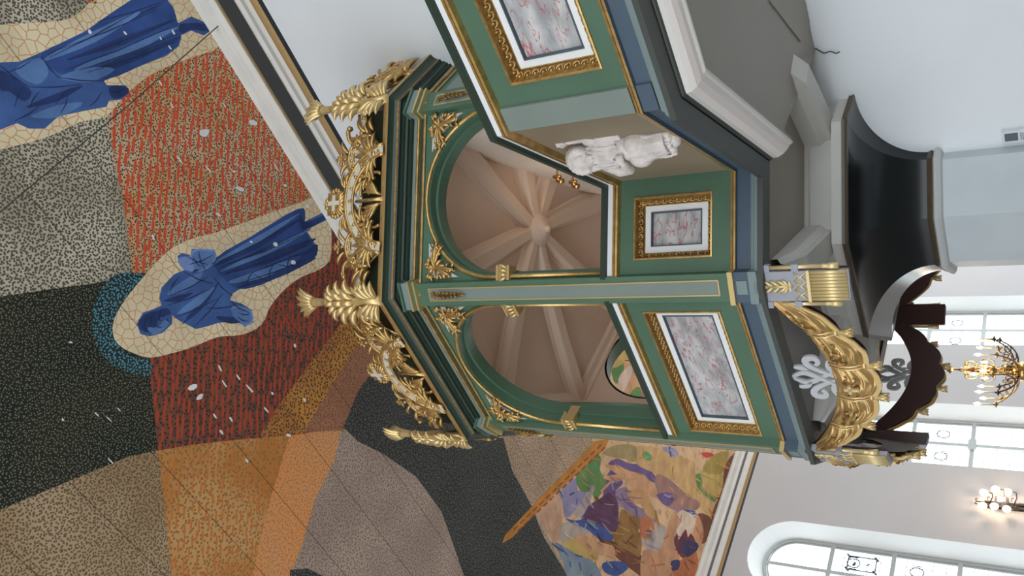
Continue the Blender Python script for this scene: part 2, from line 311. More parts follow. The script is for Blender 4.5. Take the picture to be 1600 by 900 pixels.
# painted fields of the boarded ceiling: (paint, layer, rounded, outline in plan metres)
PAINT = [
 ('p_grey',1,0,[(4.384,2.618),(6.761,6.336),(3.772,6.558),(2.487,5.225),(0.822,5.628),(0.663,5.205),(0.449,4.217),(0.152,2.907)]),
 ('p_red',2,0,[(2.469,5.211),(3.022,5.36),(4.225,6.676),(3.929,6.79),(2.258,8.662),(1.808,8.439),(1.273,7.346),(0.771,5.799),(0.807,5.629),(1.502,5.492)]),
 ('p_dark',2,0,[(0.141,2.907),(0.449,4.217),(0.663,5.205),(0.828,5.771),(-0.158,5.912),(-1.242,6.076),(-1.283,5.702),(-1.496,4.986),(-1.697,4.356),(-1.957,3.05)]),
 ('p_darkred',3,0,[(0.725,5.785),(1.297,7.555),(1.981,8.677),(1.251,9.79),(0.628,9.267),(-0.226,8.548),(-1.211,7.911),(-1.185,7.282),(-1.209,6.529),(-1.249,6.076),(-0.453,5.938)]),
 ('p_yellow',4,0,[(-1.208,7.507),(-0.823,7.781),(-0.137,8.423),(0.723,9.262),(0.47,9.975),(-0.13,9.306),(-0.857,8.643),(-1.209,8.271)]),
 ('p_salmon',5,0,[(-1.216,8.248),(-0.783,8.578),(-0.038,9.168),(0.463,9.83),(-0.118,10.769),(-0.513,9.598),(-0.651,9.36),(-1.204,9.035),(-1.186,8.6)]),
 ('p_disc',6,0,[(-1.957,3.05),(-1.678,4.354),(-1.483,4.986),(-1.269,5.701),(-1.22,6.075),(-1.95,6.21),(-2.709,6.34),(-3.842,6.467),(-2.893,3.114)]),
 ('p_discorange',6,0,[(-1.227,6.075),(-1.194,6.528),(-1.177,7.282),(-1.186,8.043),(-1.526,7.929),(-2.194,7.698),(-2.942,7.533),(-4.149,7.551),(-3.842,6.467),(-2.709,6.34),(-1.95,6.21)]),
 ('p_discsalmon',6,0,[(-1.186,8.043),(-1.159,8.598),(-1.176,9.021),(-1.595,8.891),(-2.094,8.553),(-2.673,8.351),(-2.987,8.198),(-4.33,8.194),(-4.149,7.551),(-2.942,7.533),(-2.194,7.698),(-1.526,7.929)]),
 ('p_discpink',6,0,[(-1.175,8.995),(-1.357,9.369),(-1.59,9.933),(-2.008,10.702),(-2.655,11.382),(-3.824,12.045),(-5.493,12.301),(-4.299,8.083),(-2.987,8.198),(-2.673,8.351),(-2.094,8.553),(-1.595,8.891)]),
 ('p_ring',7,0,[(-2.979,8.153),(-3.02,8.462),(-3.183,8.767),(-3.49,8.967),(-3.568,8.152)]),
 ('p_ring',5,0,[(-1.131,9.044),(-0.603,9.33),(-0.224,9.723),(-0.118,10.769),(-1.524,13.41),(-2.115,13.434),(-2.908,14.122),(-3.589,14.609),(-4.59,15.633),(-6.762,16.789),(-5.493,12.301),(-3.824,12.045),(-2.655,11.382),(-2.008,10.702),(-1.59,9.933),(-1.357,9.369)]),
 ('p_tan',7,0,[(-1.265,12.984),(-1.242,18.14),(-1.956,17.069),(-2.675,15.057),(-2.938,14.168),(-2.174,13.437)]),
 ('p_scene',8,0,[(-1.463,16.758),(-1.534,25.369),(-1.866,28.391),(-5.9,22.234),(-7.793,20.433),(-7.014,17.68),(-4.59,15.633),(-3.048,14.263),(-2.714,15.059),(-1.956,17.069)]),
 ('p_bar',12,0,[(-1.855,16.627),(-1.858,17.276),(-2.066,17.043),(-2.752,15.06),(-3.41,13.488),(-3.46,13.159),(-3.326,13.255),(-2.622,14.811)]),
 ('p_bardark',13,0,[(-1.944,16.868),(-2.017,16.682),(-2.043,16.727),(-1.969,16.914)]),
 ('p_bardark',13,0,[(-2.056,16.583),(-2.128,16.401),(-2.153,16.445),(-2.081,16.628)]),
 ('p_bardark',13,0,[(-2.166,16.305),(-2.235,16.128),(-2.26,16.171),(-2.191,16.348)]),
 ('p_bardark',13,0,[(-2.272,16.034),(-2.34,15.861),(-2.365,15.903),(-2.297,16.076)]),
 ('p_bardark',13,0,[(-2.376,15.769),(-2.442,15.601),(-2.467,15.642),(-2.401,15.811)]),
 ('p_bardark',13,0,[(-2.477,15.511),(-2.542,15.347),(-2.567,15.387),(-2.502,15.552)]),
 ('p_bardark',13,0,[(-2.576,15.259),(-2.639,15.099),(-2.664,15.138),(-2.601,15.299)]),
 ('p_bardark',13,0,[(-2.673,15.014),(-2.734,14.857),(-2.759,14.895),(-2.697,15.052)]),
 ('p_bardark',13,0,[(-2.767,14.774),(-2.827,14.621),(-2.851,14.658),(-2.791,14.812)]),
 ('p_bardark',13,0,[(-2.859,14.539),(-2.918,14.39),(-2.942,14.427),(-2.883,14.576)]),
 ('p_bardark',13,0,[(-2.949,14.311),(-3.006,14.165),(-3.03,14.2),(-2.973,14.347)]),
 ('p_bardark',13,0,[(-3.037,14.087),(-3.093,13.944),(-3.117,13.979),(-3.061,14.122)]),
 ('p_bardark',13,0,[(-3.123,13.868),(-3.177,13.729),(-3.201,13.763),(-3.146,13.903)]),
 ('p_bardark',13,0,[(-3.207,13.655),(-3.26,13.518),(-3.284,13.552),(-3.23,13.689)]),
 ('p_bardark',13,0,[(-2.013,17.048),(-2.085,16.859),(-2.11,16.904),(-2.039,17.094)]),
 ('p_bardark',13,0,[(-2.123,16.758),(-2.193,16.573),(-2.219,16.618),(-2.149,16.803)]),
 ('p_bardark',13,0,[(-2.23,16.475),(-2.299,16.296),(-2.324,16.339),(-2.256,16.519)]),
 ('p_bardark',13,0,[(-2.335,16.2),(-2.401,16.025),(-2.427,16.067),(-2.36,16.243)]),
 ('p_bardark',13,0,[(-2.437,15.931),(-2.502,15.76),(-2.527,15.802),(-2.462,15.973)]),
 ('p_bardark',13,0,[(-2.536,15.669),(-2.6,15.503),(-2.625,15.543),(-2.561,15.71)]),
 ('p_bardark',13,0,[(-2.633,15.414),(-2.695,15.251),(-2.72,15.291),(-2.658,15.454)]),
 ('p_bardark',13,0,[(-2.728,15.165),(-2.788,15.006),(-2.813,15.044),(-2.753,15.204)]),
 ('p_bardark',13,0,[(-2.82,14.921),(-2.879,14.766),(-2.904,14.804),(-2.845,14.959)]),
 ('p_bardark',13,0,[(-2.911,14.684),(-2.968,14.532),(-2.993,14.569),(-2.935,14.721)]),
 ('p_bardark',13,0,[(-2.999,14.451),(-3.055,14.303),(-3.079,14.339),(-3.023,14.488)]),
 ('p_bardark',13,0,[(-3.085,14.225),(-3.14,14.08),(-3.164,14.115),(-3.109,14.26)]),
 ('p_bardark',13,0,[(-3.169,14.003),(-3.223,13.862),(-3.247,13.896),(-3.193,14.038)]),
 ('p_bardark',13,0,[(-3.251,13.786),(-3.304,13.648),(-3.328,13.682),(-3.275,13.82)]),
 ('q_pinktan',9,0,[(-3.07,14.271),(-2.756,15.192),(-3.733,15.337),(-3.754,15.015),(-3.434,14.587)]),
 ('q_lav',10,1,[(-2.774,15.193),(-2.563,15.819),(-2.839,15.905),(-2.851,16.339),(-3.15,15.955),(-3.341,15.433),(-2.987,15.273)]),
 ('q_green',10,1,[(-2.563,15.819),(-2.391,16.006),(-2.175,16.643),(-2.236,16.896),(-2.513,16.863),(-2.785,17.17),(-3.067,16.839),(-3.185,16.676),(-2.948,16.504),(-2.853,16.022)]),
 ('q_purple',9,1,[(-2.762,16.955),(-2.559,17.337),(-2.388,17.244),(-2.325,17.687),(-2.479,18.247),(-2.585,18.933),(-2.821,19.555),(-3.112,19.774),(-2.649,18.252),(-2.645,17.787),(-2.914,17.979),(-3.039,17.618),(-3.386,17.764),(-3.874,17.734),(-4.023,17.383),(-3.678,16.692),(-3.467,16.044),(-3.201,16.351),(-3.088,17.008)]),
 ('q_darkpurple',10,1,[(-3.112,16.882),(-3.06,17.619),(-3.874,17.734),(-3.902,17.379),(-3.599,16.69),(-3.484,16.162),(-3.212,16.432)]),
 ('q_yel',10,1,[(-2.119,18.525),(-2.273,19.969),(-2.56,21.231),(-2.841,22.227),(-3.038,22.231),(-3.525,22.63),(-4.01,23.731),(-4.485,23.457),(-4.005,22.507),(-3.491,21.491),(-3.116,20.659),(-2.788,19.449),(-2.514,18.634)]),
 ('q_olive',10,1,[(-2.013,17.677),(-2.126,18.623),(-2.467,18.584),(-2.386,18.15),(-2.253,17.328),(-2.123,16.977)]),
 ('q_emerald',12,1,[(-2.303,18.945),(-2.295,19.229),(-2.451,19.503),(-2.521,19.338),(-2.445,19.08)]),
 ('q_lav',11,1,[(-2.258,20.078),(-2.342,20.872),(-2.55,21.112),(-2.511,20.645)]),
 ('q_brightyel',11,1,[(-3.113,22.491),(-3.093,23.86),(-3.74,24.528),(-4.01,23.731),(-3.706,22.899)]),
 ('q_oliveyel',11,1,[(-2.745,23.43),(-2.748,24.743),(-3.312,24.226),(-3.089,22.755)]),
 ('q_redspot',13,1,[(-2.601,22.614),(-2.62,23.152),(-2.731,23.57),(-2.771,23.018)]),
 ('q_brown',11,1,[(-3.247,24.373),(-2.895,24.897),(-2.921,25.525),(-4.222,24.165),(-4.557,23.598),(-4.333,23.455),(-3.759,24.232)]),
 ('q_mauve',11,1,[(-2.887,19.769),(-3.081,20.544),(-3.515,21.492),(-3.939,22.572),(-4.094,22.251),(-3.928,21.024),(-3.721,20.334),(-3.484,19.891),(-3.195,19.723)]),
 ('q_green',12,1,[(-3.186,22.234),(-3.176,22.624),(-3.656,22.898),(-3.959,23.73),(-4.044,23.59),(-3.56,22.499)]),
 ('q_flesh',12,0,[(-2.47,17.691),(-2.649,18.252),(-2.813,19.039),(-3.201,19.777),(-3.487,19.912),(-3.34,19.257),(-3.073,18.455),(-2.82,18.069),(-2.853,17.346),(-2.999,16.937),(-2.944,16.877),(-2.782,17.327),(-2.694,16.996),(-2.648,17.011),(-2.677,17.697),(-2.469,17.16),(-2.398,17.089),(-2.445,17.422)]),
 ('q_purple',12,1,[(-3.381,19.781),(-3.441,20.666),(-3.688,20.786),(-3.721,20.334)]),
 ('q_violet',11,1,[(-3.039,17.618),(-3.019,18.169),(-3.29,18.318),(-3.572,18.86),(-3.756,19.579),(-4.015,19.691),(-3.831,18.867),(-3.512,18.09),(-3.297,17.716)]),
 ('q_yelflesh',12,1,[(-3.146,18.172),(-3.094,18.456),(-3.218,19.152),(-3.52,19.468),(-3.829,19.792),(-4.197,20.016),(-3.993,19.69),(-3.736,19.115),(-3.555,19.059),(-3.392,18.464)]),
 ('q_flesh',13,1,[(-3.232,18.364),(-3.203,18.653),(-3.399,18.855),(-3.439,18.66)]),
 ('q_olivebrown',11,1,[(-3.487,17.904),(-3.69,18.473),(-3.838,18.917),(-4.047,18.873),(-4.4,18.303),(-4.224,17.744),(-4.04,17.489),(-3.874,17.734)]),
 ('q_orange',11,1,[(-3.802,18.966),(-3.978,19.585),(-4.252,19.644),(-4.376,19.182),(-4.133,18.875)]),
 ('q_blue',11,1,[(-3.341,15.433),(-3.433,15.811),(-3.482,16.28),(-3.748,17.029),(-4.044,17.516),(-4.098,17.298),(-3.894,16.699),(-3.675,16.287),(-3.456,15.66)]),
 ('q_greycloth',10,1,[(-3.431,15.29),(-3.441,15.735),(-3.636,16.286),(-3.783,16.411),(-3.774,15.823),(-3.832,15.377),(-3.636,15.189)]),
 ('q_greycloth',11,0,[(-3.15,15.955),(-2.78,16.58),(-2.884,16.625),(-3.134,16.429),(-3.335,16.196),(-3.455,15.966),(-3.271,15.729)]),
 ('q_brightyel',10,1,[(-3.821,15.377),(-3.786,15.9),(-4.111,16.707),(-4.42,16.799),(-4.18,15.991),(-4.019,15.606)]),
 ('q_flesh',11,1,[(-3.774,15.823),(-3.771,16.093),(-4.088,17.04),(-4.264,17.567),(-4.511,17.592),(-4.367,17.049),(-4.141,16.383)]),
 ('q_lblue',10,1,[(-3.754,15.015),(-3.887,15.379),(-4.18,15.991),(-4.464,16.718),(-5.043,17.071),(-4.778,15.783),(-4.17,15.317)]),
 ('q_blue',11,1,[(-4.526,17.055),(-4.63,17.847),(-4.841,18.316),(-4.942,17.766),(-4.741,17.147)]),
 ('q_darkbrown',10,1,[(-3.875,16.699),(-4.141,17.563),(-4.71,18.99),(-5.021,19.049),(-5.568,19.625),(-5.164,18.904),(-4.552,17.754)]),
 ('q_olivebrown',10,1,[(-4.245,17.745),(-4.133,18.875),(-4.321,18.98),(-4.714,18.891),(-4.484,18.305)]),
 ('q_greycloth',10,1,[(-4.184,18.926),(-4.022,19.586),(-4.278,20.403),(-4.679,20.491),(-4.782,20.031),(-4.611,19.29)]),
 ('q_flesh2',11,1,[(-4.611,19.038),(-4.759,20.03),(-4.119,20.568),(-3.905,21.023),(-4.264,21.568),(-4.635,20.923),(-5.152,21.227),(-5.793,20.719),(-5.462,19.111)]),
 ('q_pale',13,0,[(-4.022,21.026),(-3.953,21.38),(-4.198,22.125),(-4.125,22.484),(-4.543,22.157),(-4.732,21.761),(-4.464,21.633),(-4.696,21.158),(-4.416,21.011),(-4.229,21.326)]),
 ('q_wine',12,1,[(-4.602,20.864),(-4.512,21.634),(-5.09,22.527),(-5.241,21.649),(-5.047,21.165)]),
 ('q_navy',13,1,[(-4.806,21.398),(-4.925,22.266),(-5.128,22.463),(-5.227,21.648)]),
 ('q_blue',12,1,[(-3.968,21.32),(-4.118,22.251),(-4.236,21.875)]),
 ('q_brown',11,1,[(-4.203,22.511),(-4.546,23.528),(-5.001,23.19),(-5.038,22.657),(-4.627,22.389)]),
 ('q_flesh2',12,1,[(-4.176,22.316),(-4.697,22.849),(-5.125,22.593),(-4.734,22.136)]),
 ('q_orange',12,1,[(-5.356,20.824),(-5.179,22.335),(-6.116,22.288),(-5.793,20.719)]),
 ('q_navy',13,1,[(-5.15,20.705),(-5.222,21.228),(-5.422,21.173),(-5.391,20.767)]),
 ('q_flesh',13,1,[(-3.17,14.651),(-3.268,14.703),(-3.365,14.79),(-3.363,14.824),(-3.266,14.752),(-3.168,14.684)]),
 ('q_yel',13,1,[(-3.168,14.914),(-3.245,15.094),(-3.311,15.291),(-3.3,15.302),(-3.23,15.109),(-3.158,14.925)]),
 ('q_flesh',13,1,[(-3.35,15.227),(-3.443,15.086),(-3.551,14.981),(-3.566,15.016),(-3.465,15.137),(-3.365,15.263)]),
 ('q_flesh',13,1,[(-3.513,14.863),(-3.572,14.905),(-3.628,14.972),(-3.626,14.991),(-3.569,14.931),(-3.51,14.881)]),
 ('q_yel',13,1,[(-3.472,14.773),(-3.523,14.889),(-3.561,15.018),(-3.55,15.028),(-3.507,14.903),(-3.461,14.783)]),
 ('q_flesh',13,1,[(-3.284,14.726),(-3.377,14.762),(-3.472,14.828),(-3.472,14.855),(-3.377,14.799),(-3.284,14.753)]),
 ('q_yel',13,1,[(-3.011,14.9),(-3.066,14.969),(-3.111,15.066),(-3.099,15.095),(-3.049,15.01),(-2.999,14.929)]),
 ('q_yel',13,1,[(-2.816,14.841),(-2.95,14.946),(-3.082,15.079),(-3.08,15.098),(-2.947,14.973),(-2.813,14.86)]),
 ('q_greycloth',13,1,[(-2.714,15.266),(-2.776,15.257),(-2.84,15.283),(-2.843,15.311),(-2.779,15.297),(-2.717,15.294)]),
 ('q_greycloth',13,1,[(-3.079,15.614),(-3.137,15.729),(-3.18,15.863),(-3.166,15.881),(-3.117,15.754),(-3.066,15.632)]),
 ('q_blue',13,1,[(-2.891,15.581),(-2.888,15.684),(-2.862,15.766),(-2.838,15.742),(-2.853,15.649),(-2.867,15.557)]),
 ('q_blue',13,1,[(-2.994,15.868),(-3.047,15.846),(-3.106,15.858),(-3.11,15.885),(-3.053,15.884),(-2.998,15.895)]),
 ('q_greycloth',13,1,[(-3.126,15.382),(-3.174,15.478),(-3.21,15.59),(-3.201,15.601),(-3.161,15.494),(-3.117,15.393)]),
 ('q_blue',13,1,[(-2.695,15.096),(-2.803,15.186),(-2.907,15.305),(-2.903,15.327),(-2.798,15.216),(-2.691,15.117)]),
 ('q_olive',13,1,[(-2.699,16.119),(-2.787,16.302),(-2.862,16.512),(-2.845,16.537),(-2.764,16.337),(-2.682,16.143)]),
 ('q_olive',13,1,[(-2.73,16.885),(-2.828,16.977),(-2.92,17.101),(-2.916,17.125),(-2.822,17.01),(-2.726,16.909)]),
 ('q_emerald',13,1,[(-2.353,16.311),(-2.433,16.452),(-2.5,16.624),(-2.482,16.657),(-2.409,16.498),(-2.335,16.343)]),
 ('q_olive',13,1,[(-2.235,16.597),(-2.274,16.753),(-2.294,16.918),(-2.275,16.926),(-2.246,16.764),(-2.216,16.605)]),
 ('q_olive',13,1,[(-2.494,16.047),(-2.582,16.131),(-2.663,16.251),(-2.656,16.285),(-2.571,16.18),(-2.487,16.08)]),
 ('q_olive',13,1,[(-2.384,16.21),(-2.496,16.372),(-2.598,16.567),(-2.588,16.597),(-2.481,16.414),(-2.373,16.238)]),
 ('q_olive',13,1,[(-2.434,16.243),(-2.524,16.417),(-2.605,16.615),(-2.597,16.631),(-2.513,16.439),(-2.426,16.258)]),
 ('q_emerald',13,1,[(-2.383,16.555),(-2.518,16.76),(-2.647,16.996),(-2.64,17.016),(-2.509,16.787),(-2.376,16.573)]),
 ('q_darkpurple',13,1,[(-3.36,17.189),(-3.456,17.177),(-3.557,17.215),(-3.563,17.268),(-3.464,17.253),(-3.366,17.242)]),
 ('q_lav',13,1,[(-3.261,17.083),(-3.314,17.329),(-3.351,17.583),(-3.339,17.586),(-3.297,17.333),(-3.249,17.086)]),
 ('q_lav',13,1,[(-2.772,17.381),(-2.875,17.398),(-2.981,17.46),(-2.983,17.502),(-2.877,17.458),(-2.773,17.422)]),
 ('q_darkpurple',13,1,[(-3.415,16.197),(-3.46,16.298),(-3.489,16.416),(-3.472,16.432),(-3.436,16.321),(-3.398,16.212)]),
 ('q_violet',13,1,[(-3.423,16.141),(-3.521,16.398),(-3.605,16.676),(-3.591,16.689),(-3.501,16.416),(-3.409,16.153)]),
 ('q_darkpurple',13,1,[(-3.647,17.205),(-3.733,17.509),(-3.8,17.832),(-3.776,17.844),(-3.699,17.526),(-3.623,17.216)]),
 ('q_violet',13,1,[(-3.68,17.005),(-3.831,17.197),(-3.976,17.429),(-3.966,17.471),(-3.817,17.255),(-3.67,17.046)]),
 ('q_lav',13,1,[(-2.733,17.423),(-2.806,17.536),(-2.867,17.679),(-2.857,17.706),(-2.791,17.574),(-2.723,17.45)]),
 ('q_purple',13,1,[(-3.476,16.725),(-3.569,16.931),(-3.648,17.16),(-3.636,17.177),(-3.551,16.954),(-3.464,16.741)]),
 ('q_wine',13,1,[(-3.45,16.339),(-3.466,16.582),(-3.462,16.821),(-3.445,16.812),(-3.442,16.571),(-3.434,16.331)]),
 ('q_wine',13,1,[(-3.143,17.238),(-3.255,17.403),(-3.359,17.602),(-3.349,17.632),(-3.242,17.445),(-3.134,17.267)]),
 ('q_purple',13,1,[(-3.599,17.526),(-3.677,17.626),(-3.745,17.76),(-3.736,17.792),(-3.664,17.671),(-3.59,17.557)]),
 ('q_purple',13,1,[(-3.617,17.103),(-3.687,17.233),(-3.743,17.391),(-3.727,17.419),(-3.664,17.273),(-3.601,17.13)]),
 ('q_purple',13,1,[(-3.014,17.284),(-3.143,17.524),(-3.261,17.8),(-3.246,17.833),(-3.122,17.57),(-2.999,17.316)]),
 ('q_wine',13,1,[(-3.047,16.642),(-3.146,16.796),(-3.235,16.983),(-3.223,17.015),(-3.129,16.841),(-3.034,16.673)]),
 ('q_oliveyel',13,1,[(-3.548,22.296),(-3.688,22.6),(-3.816,22.948),(-3.806,22.979),(-3.672,22.643),(-3.537,22.325)]),
 ('q_oliveyel',13,1,[(-2.418,18.809),(-2.445,19.155),(-2.449,19.504),(-2.423,19.498),(-2.409,19.146),(-2.393,18.803)]),
 ('q_brightyel',13,1,[(-3.149,21.97),(-3.266,22.235),(-3.366,22.548),(-3.345,22.595),(-3.237,22.301),(-3.129,22.015)]),
 ('q_brightyel',13,1,[(-3.232,21.469),(-3.339,21.574),(-3.441,21.732),(-3.436,21.78),(-3.332,21.641),(-3.227,21.515)]),
 ('q_brightyel',13,1,[(-2.66,20.94),(-2.72,21.25),(-2.759,21.576),(-2.736,21.586),(-2.688,21.263),(-2.638,20.949)]),
 ('q_oliveyel',13,1,[(-2.209,18.955),(-2.321,19.003),(-2.431,19.107),(-2.428,19.172),(-2.317,19.095),(-2.206,19.019)]),
 ('q_oliveyel',13,1,[(-2.777,20.759),(-2.856,20.703),(-2.944,20.707),(-2.953,20.769),(-2.869,20.791),(-2.786,20.821)]),
 ('q_brightyel',13,1,[(-2.377,18.469),(-2.463,18.6),(-2.539,18.767),(-2.529,18.797),(-2.449,18.643),(-2.367,18.499)]),
 ('q_blue',13,1,[(-2.268,20.508),(-2.399,20.515),(-2.532,20.588),(-2.535,20.66),(-2.402,20.619),(-2.27,20.58)]),
 ('q_greycloth',13,1,[(-2.356,20.545),(-2.478,20.764),(-2.587,21.032),(-2.571,21.083),(-2.454,20.836),(-2.339,20.595)]),
 ('q_oliveyel',13,1,[(-3.753,23.241),(-3.877,23.526),(-3.988,23.854),(-3.976,23.885),(-3.86,23.569),(-3.741,23.271)]),
 ('q_oliveyel',13,1,[(-3.546,23.893),(-3.715,24.139),(-3.876,24.456),(-3.865,24.53),(-3.699,24.243),(-3.535,23.964)]),
 ('q_oliveyel',13,1,[(-3.198,22.65),(-3.326,23.083),(-3.44,23.555),(-3.424,23.576),(-3.305,23.112),(-3.183,22.67)]),
 ('q_oliveyel',13,1,[(-3.525,22.59),(-3.681,22.921),(-3.825,23.302),(-3.812,23.342),(-3.662,22.976),(-3.512,22.628)]),
 ('q_yel',13,1,[(-3.41,22.6),(-3.576,22.844),(-3.737,23.139),(-3.731,23.174),(-3.568,22.893),(-3.404,22.633)]),
 ('q_brightyel',13,1,[(-2.956,24.032),(-3.026,24.209),(-3.081,24.422),(-3.069,24.448),(-3.009,24.245),(-2.944,24.058)]),
 ('q_brightyel',13,1,[(-2.973,23.756),(-3.101,24.22),(-3.211,24.727),(-3.19,24.755),(-3.072,24.259),(-2.953,23.783)]),
 ('q_olive',13,1,[(-2.665,24.643),(-2.779,24.504),(-2.906,24.447),(-2.922,24.534),(-2.801,24.629),(-2.68,24.731)]),
 ('q_orange',13,1,[(-3.892,24.083),(-3.976,24.14),(-4.058,24.258),(-4.056,24.307),(-3.974,24.209),(-3.891,24.132)]),
 ('q_orange',13,1,[(-4.173,23.174),(-4.358,23.424),(-4.538,23.74),(-4.531,23.803),(-4.347,23.512),(-4.165,23.234)]),
 ('q_orange',13,1,[(-3.176,24.178),(-3.223,24.596),(-3.245,25.022),(-3.222,25.02),(-3.191,24.592),(-3.154,24.175)]),
 ('q_orange',13,1,[(-3.067,24.733),(-3.186,24.899),(-3.296,25.131),(-3.286,25.195),(-3.172,24.989),(-3.057,24.795)]),
 ('q_orange',13,1,[(-3.858,23.795),(-3.992,24.125),(-4.114,24.5),(-4.101,24.531),(-3.974,24.169),(-3.846,23.825)]),
 ('q_darkbrown',13,1,[(-3.971,23.783),(-4.044,24.11),(-4.089,24.457),(-4.054,24.471),(-3.995,24.13),(-3.937,23.796)]),
 ('q_orange',13,1,[(-2.872,25.05),(-2.986,25.443),(-3.078,25.883),(-3.052,25.924),(-2.949,25.499),(-2.847,25.089)]),
 ('q_orange',13,1,[(-3.69,24.163),(-3.765,24.294),(-3.828,24.473),(-3.818,24.512),(-3.75,24.35),(-3.68,24.202)]),
 ('q_violet',13,1,[(-3.885,20.783),(-3.94,21.106),(-3.967,21.435),(-3.934,21.433),(-3.893,21.103),(-3.852,20.78)]),
 ('q_flesh2',13,1,[(-3.669,21.377),(-3.738,21.299),(-3.82,21.28),(-3.833,21.336),(-3.756,21.379),(-3.681,21.434)]),
 ('q_violet',13,1,[(-3.153,20.599),(-3.28,20.736),(-3.402,20.925),(-3.395,20.973),(-3.271,20.804),(-3.146,20.645)]),
 ('q_violet',13,1,[(-2.963,19.545),(-3.107,19.715),(-3.245,19.932),(-3.238,19.972),(-3.097,19.771),(-2.956,19.583)]),
 ('q_flesh2',13,1,[(-3.281,20.55),(-3.444,20.84),(-3.599,21.174),(-3.59,21.206),(-3.431,20.884),(-3.272,20.58)]),
 ('q_violet',13,1,[(-3.829,20.856),(-3.912,20.941),(-3.988,21.078),(-3.981,21.131),(-3.902,21.016),(-3.822,20.908)]),
 ('q_violet',13,1,[(-3.503,20.504),(-3.567,20.837),(-3.608,21.183),(-3.582,21.188),(-3.53,20.844),(-3.478,20.508)]),
 ('q_flesh2',13,1,[(-3.599,21.55),(-3.713,21.877),(-3.811,22.24),(-3.791,22.268),(-3.686,21.916),(-3.58,21.577)]),
 ('q_olive',13,1,[(-3.71,23.008),(-3.809,23.117),(-3.902,23.281),(-3.897,23.326),(-3.802,23.18),(-3.705,23.052)]),
 ('q_olive',13,1,[(-3.586,22.758),(-3.669,22.808),(-3.751,22.913),(-3.75,22.953),(-3.668,22.864),(-3.585,22.797)]),
 ('q_olive',13,1,[(-3.455,22.63),(-3.555,22.724),(-3.651,22.874),(-3.646,22.924),(-3.549,22.794),(-3.451,22.679)]),
 ('q_mauve',13,1,[(-2.685,17.278),(-2.765,17.425),(-2.833,17.603),(-2.818,17.633),(-2.744,17.467),(-2.67,17.307)]),
 ('q_flesh2',13,1,[(-2.702,18.047),(-2.767,18.016),(-2.838,18.039),(-2.845,18.099),(-2.777,18.102),(-2.709,18.107)]),
 ('q_flesh2',13,1,[(-2.862,18.191),(-2.885,18.432),(-2.884,18.67),(-2.856,18.661),(-2.846,18.419),(-2.835,18.182)]),
 ('q_mauve',13,1,[(-2.757,18.717),(-2.807,18.874),(-2.838,19.049),(-2.822,19.062),(-2.783,18.893),(-2.741,18.73)]),
 ('q_mauve',13,1,[(-2.8,17.501),(-2.815,17.775),(-2.81,18.046),(-2.793,18.038),(-2.791,17.764),(-2.783,17.494)]),
 ('q_flesh2',13,1,[(-2.728,17.423),(-2.788,17.747),(-2.826,18.085),(-2.8,18.09),(-2.75,17.754),(-2.702,17.427)]),
 ('q_flesh2',13,1,[(-2.796,18.773),(-2.886,19.015),(-2.962,19.282),(-2.95,19.299),(-2.869,19.038),(-2.784,18.789)]),
 ('q_mauve',13,1,[(-2.373,17.469),(-2.476,17.603),(-2.569,17.776),(-2.559,17.811),(-2.461,17.654),(-2.363,17.503)]),
 ('q_darkpurple',13,1,[(-3.505,20.323),(-3.59,20.604),(-3.658,20.909),(-3.642,20.925),(-3.566,20.626),(-3.488,20.338)]),
 ('q_lav',13,1,[(-3.437,20.216),(-3.511,20.393),(-3.567,20.601),(-3.546,20.632),(-3.482,20.437),(-3.416,20.247)]),
 ('q_purple',13,1,[(-3.356,18.076),(-3.406,18.278),(-3.439,18.489),(-3.425,18.494),(-3.387,18.285),(-3.342,18.081)]),
 ('q_purple',13,1,[(-3.51,18.616),(-3.645,18.633),(-3.785,18.707),(-3.79,18.771),(-3.652,18.725),(-3.515,18.68)]),
 ('q_purple',13,1,[(-3.426,18.47),(-3.49,18.506),(-3.552,18.581),(-3.55,18.611),(-3.487,18.548),(-3.424,18.499)]),
 ('q_purple',13,1,[(-3.386,18.224),(-3.472,18.347),(-3.545,18.509),(-3.531,18.553),(-3.451,18.408),(-3.372,18.267)]),
 ('q_purple',13,1,[(-3.086,18.044),(-3.129,18.21),(-3.154,18.386),(-3.142,18.391),(-3.111,18.217),(-3.074,18.049)]),
 ('q_purple',13,1,[(-3.256,17.745),(-3.3,18.004),(-3.323,18.268),(-3.3,18.268),(-3.268,18.004),(-3.234,17.745)]),
 ('q_purple',13,1,[(-3.126,17.863),(-3.219,17.935),(-3.308,18.05),(-3.303,18.093),(-3.212,17.995),(-3.121,17.905)]),
 ('q_flesh',13,1,[(-3.256,18.818),(-3.331,18.814),(-3.409,18.866),(-3.413,18.927),(-3.337,18.901),(-3.26,18.879)]),
 ('q_flesh',13,1,[(-3.959,19.815),(-4.071,19.821),(-4.188,19.877),(-4.193,19.918),(-4.077,19.88),(-3.963,19.855)]),
 ('q_flesh',13,1,[(-3.32,19.068),(-3.347,19.251),(-3.352,19.432),(-3.334,19.429),(-3.32,19.246),(-3.301,19.065)]),
 ('q_olivebrown',13,1,[(-3.859,19.71),(-3.995,19.782),(-4.133,19.906),(-4.133,19.957),(-3.996,19.854),(-3.86,19.761)]),
 ('q_olivebrown',13,1,[(-3.914,19.648),(-3.988,19.671),(-4.064,19.741),(-4.066,19.781),(-3.99,19.728),(-3.915,19.688)]),
 ('q_olivebrown',13,1,[(-3.757,19.723),(-3.88,19.742),(-4.008,19.815),(-4.012,19.868),(-3.886,19.816),(-3.76,19.775)]),
 ('q_flesh',13,1,[(-3.565,19.031),(-3.647,19.086),(-3.726,19.194),(-3.721,19.252),(-3.641,19.168),(-3.56,19.088)]),
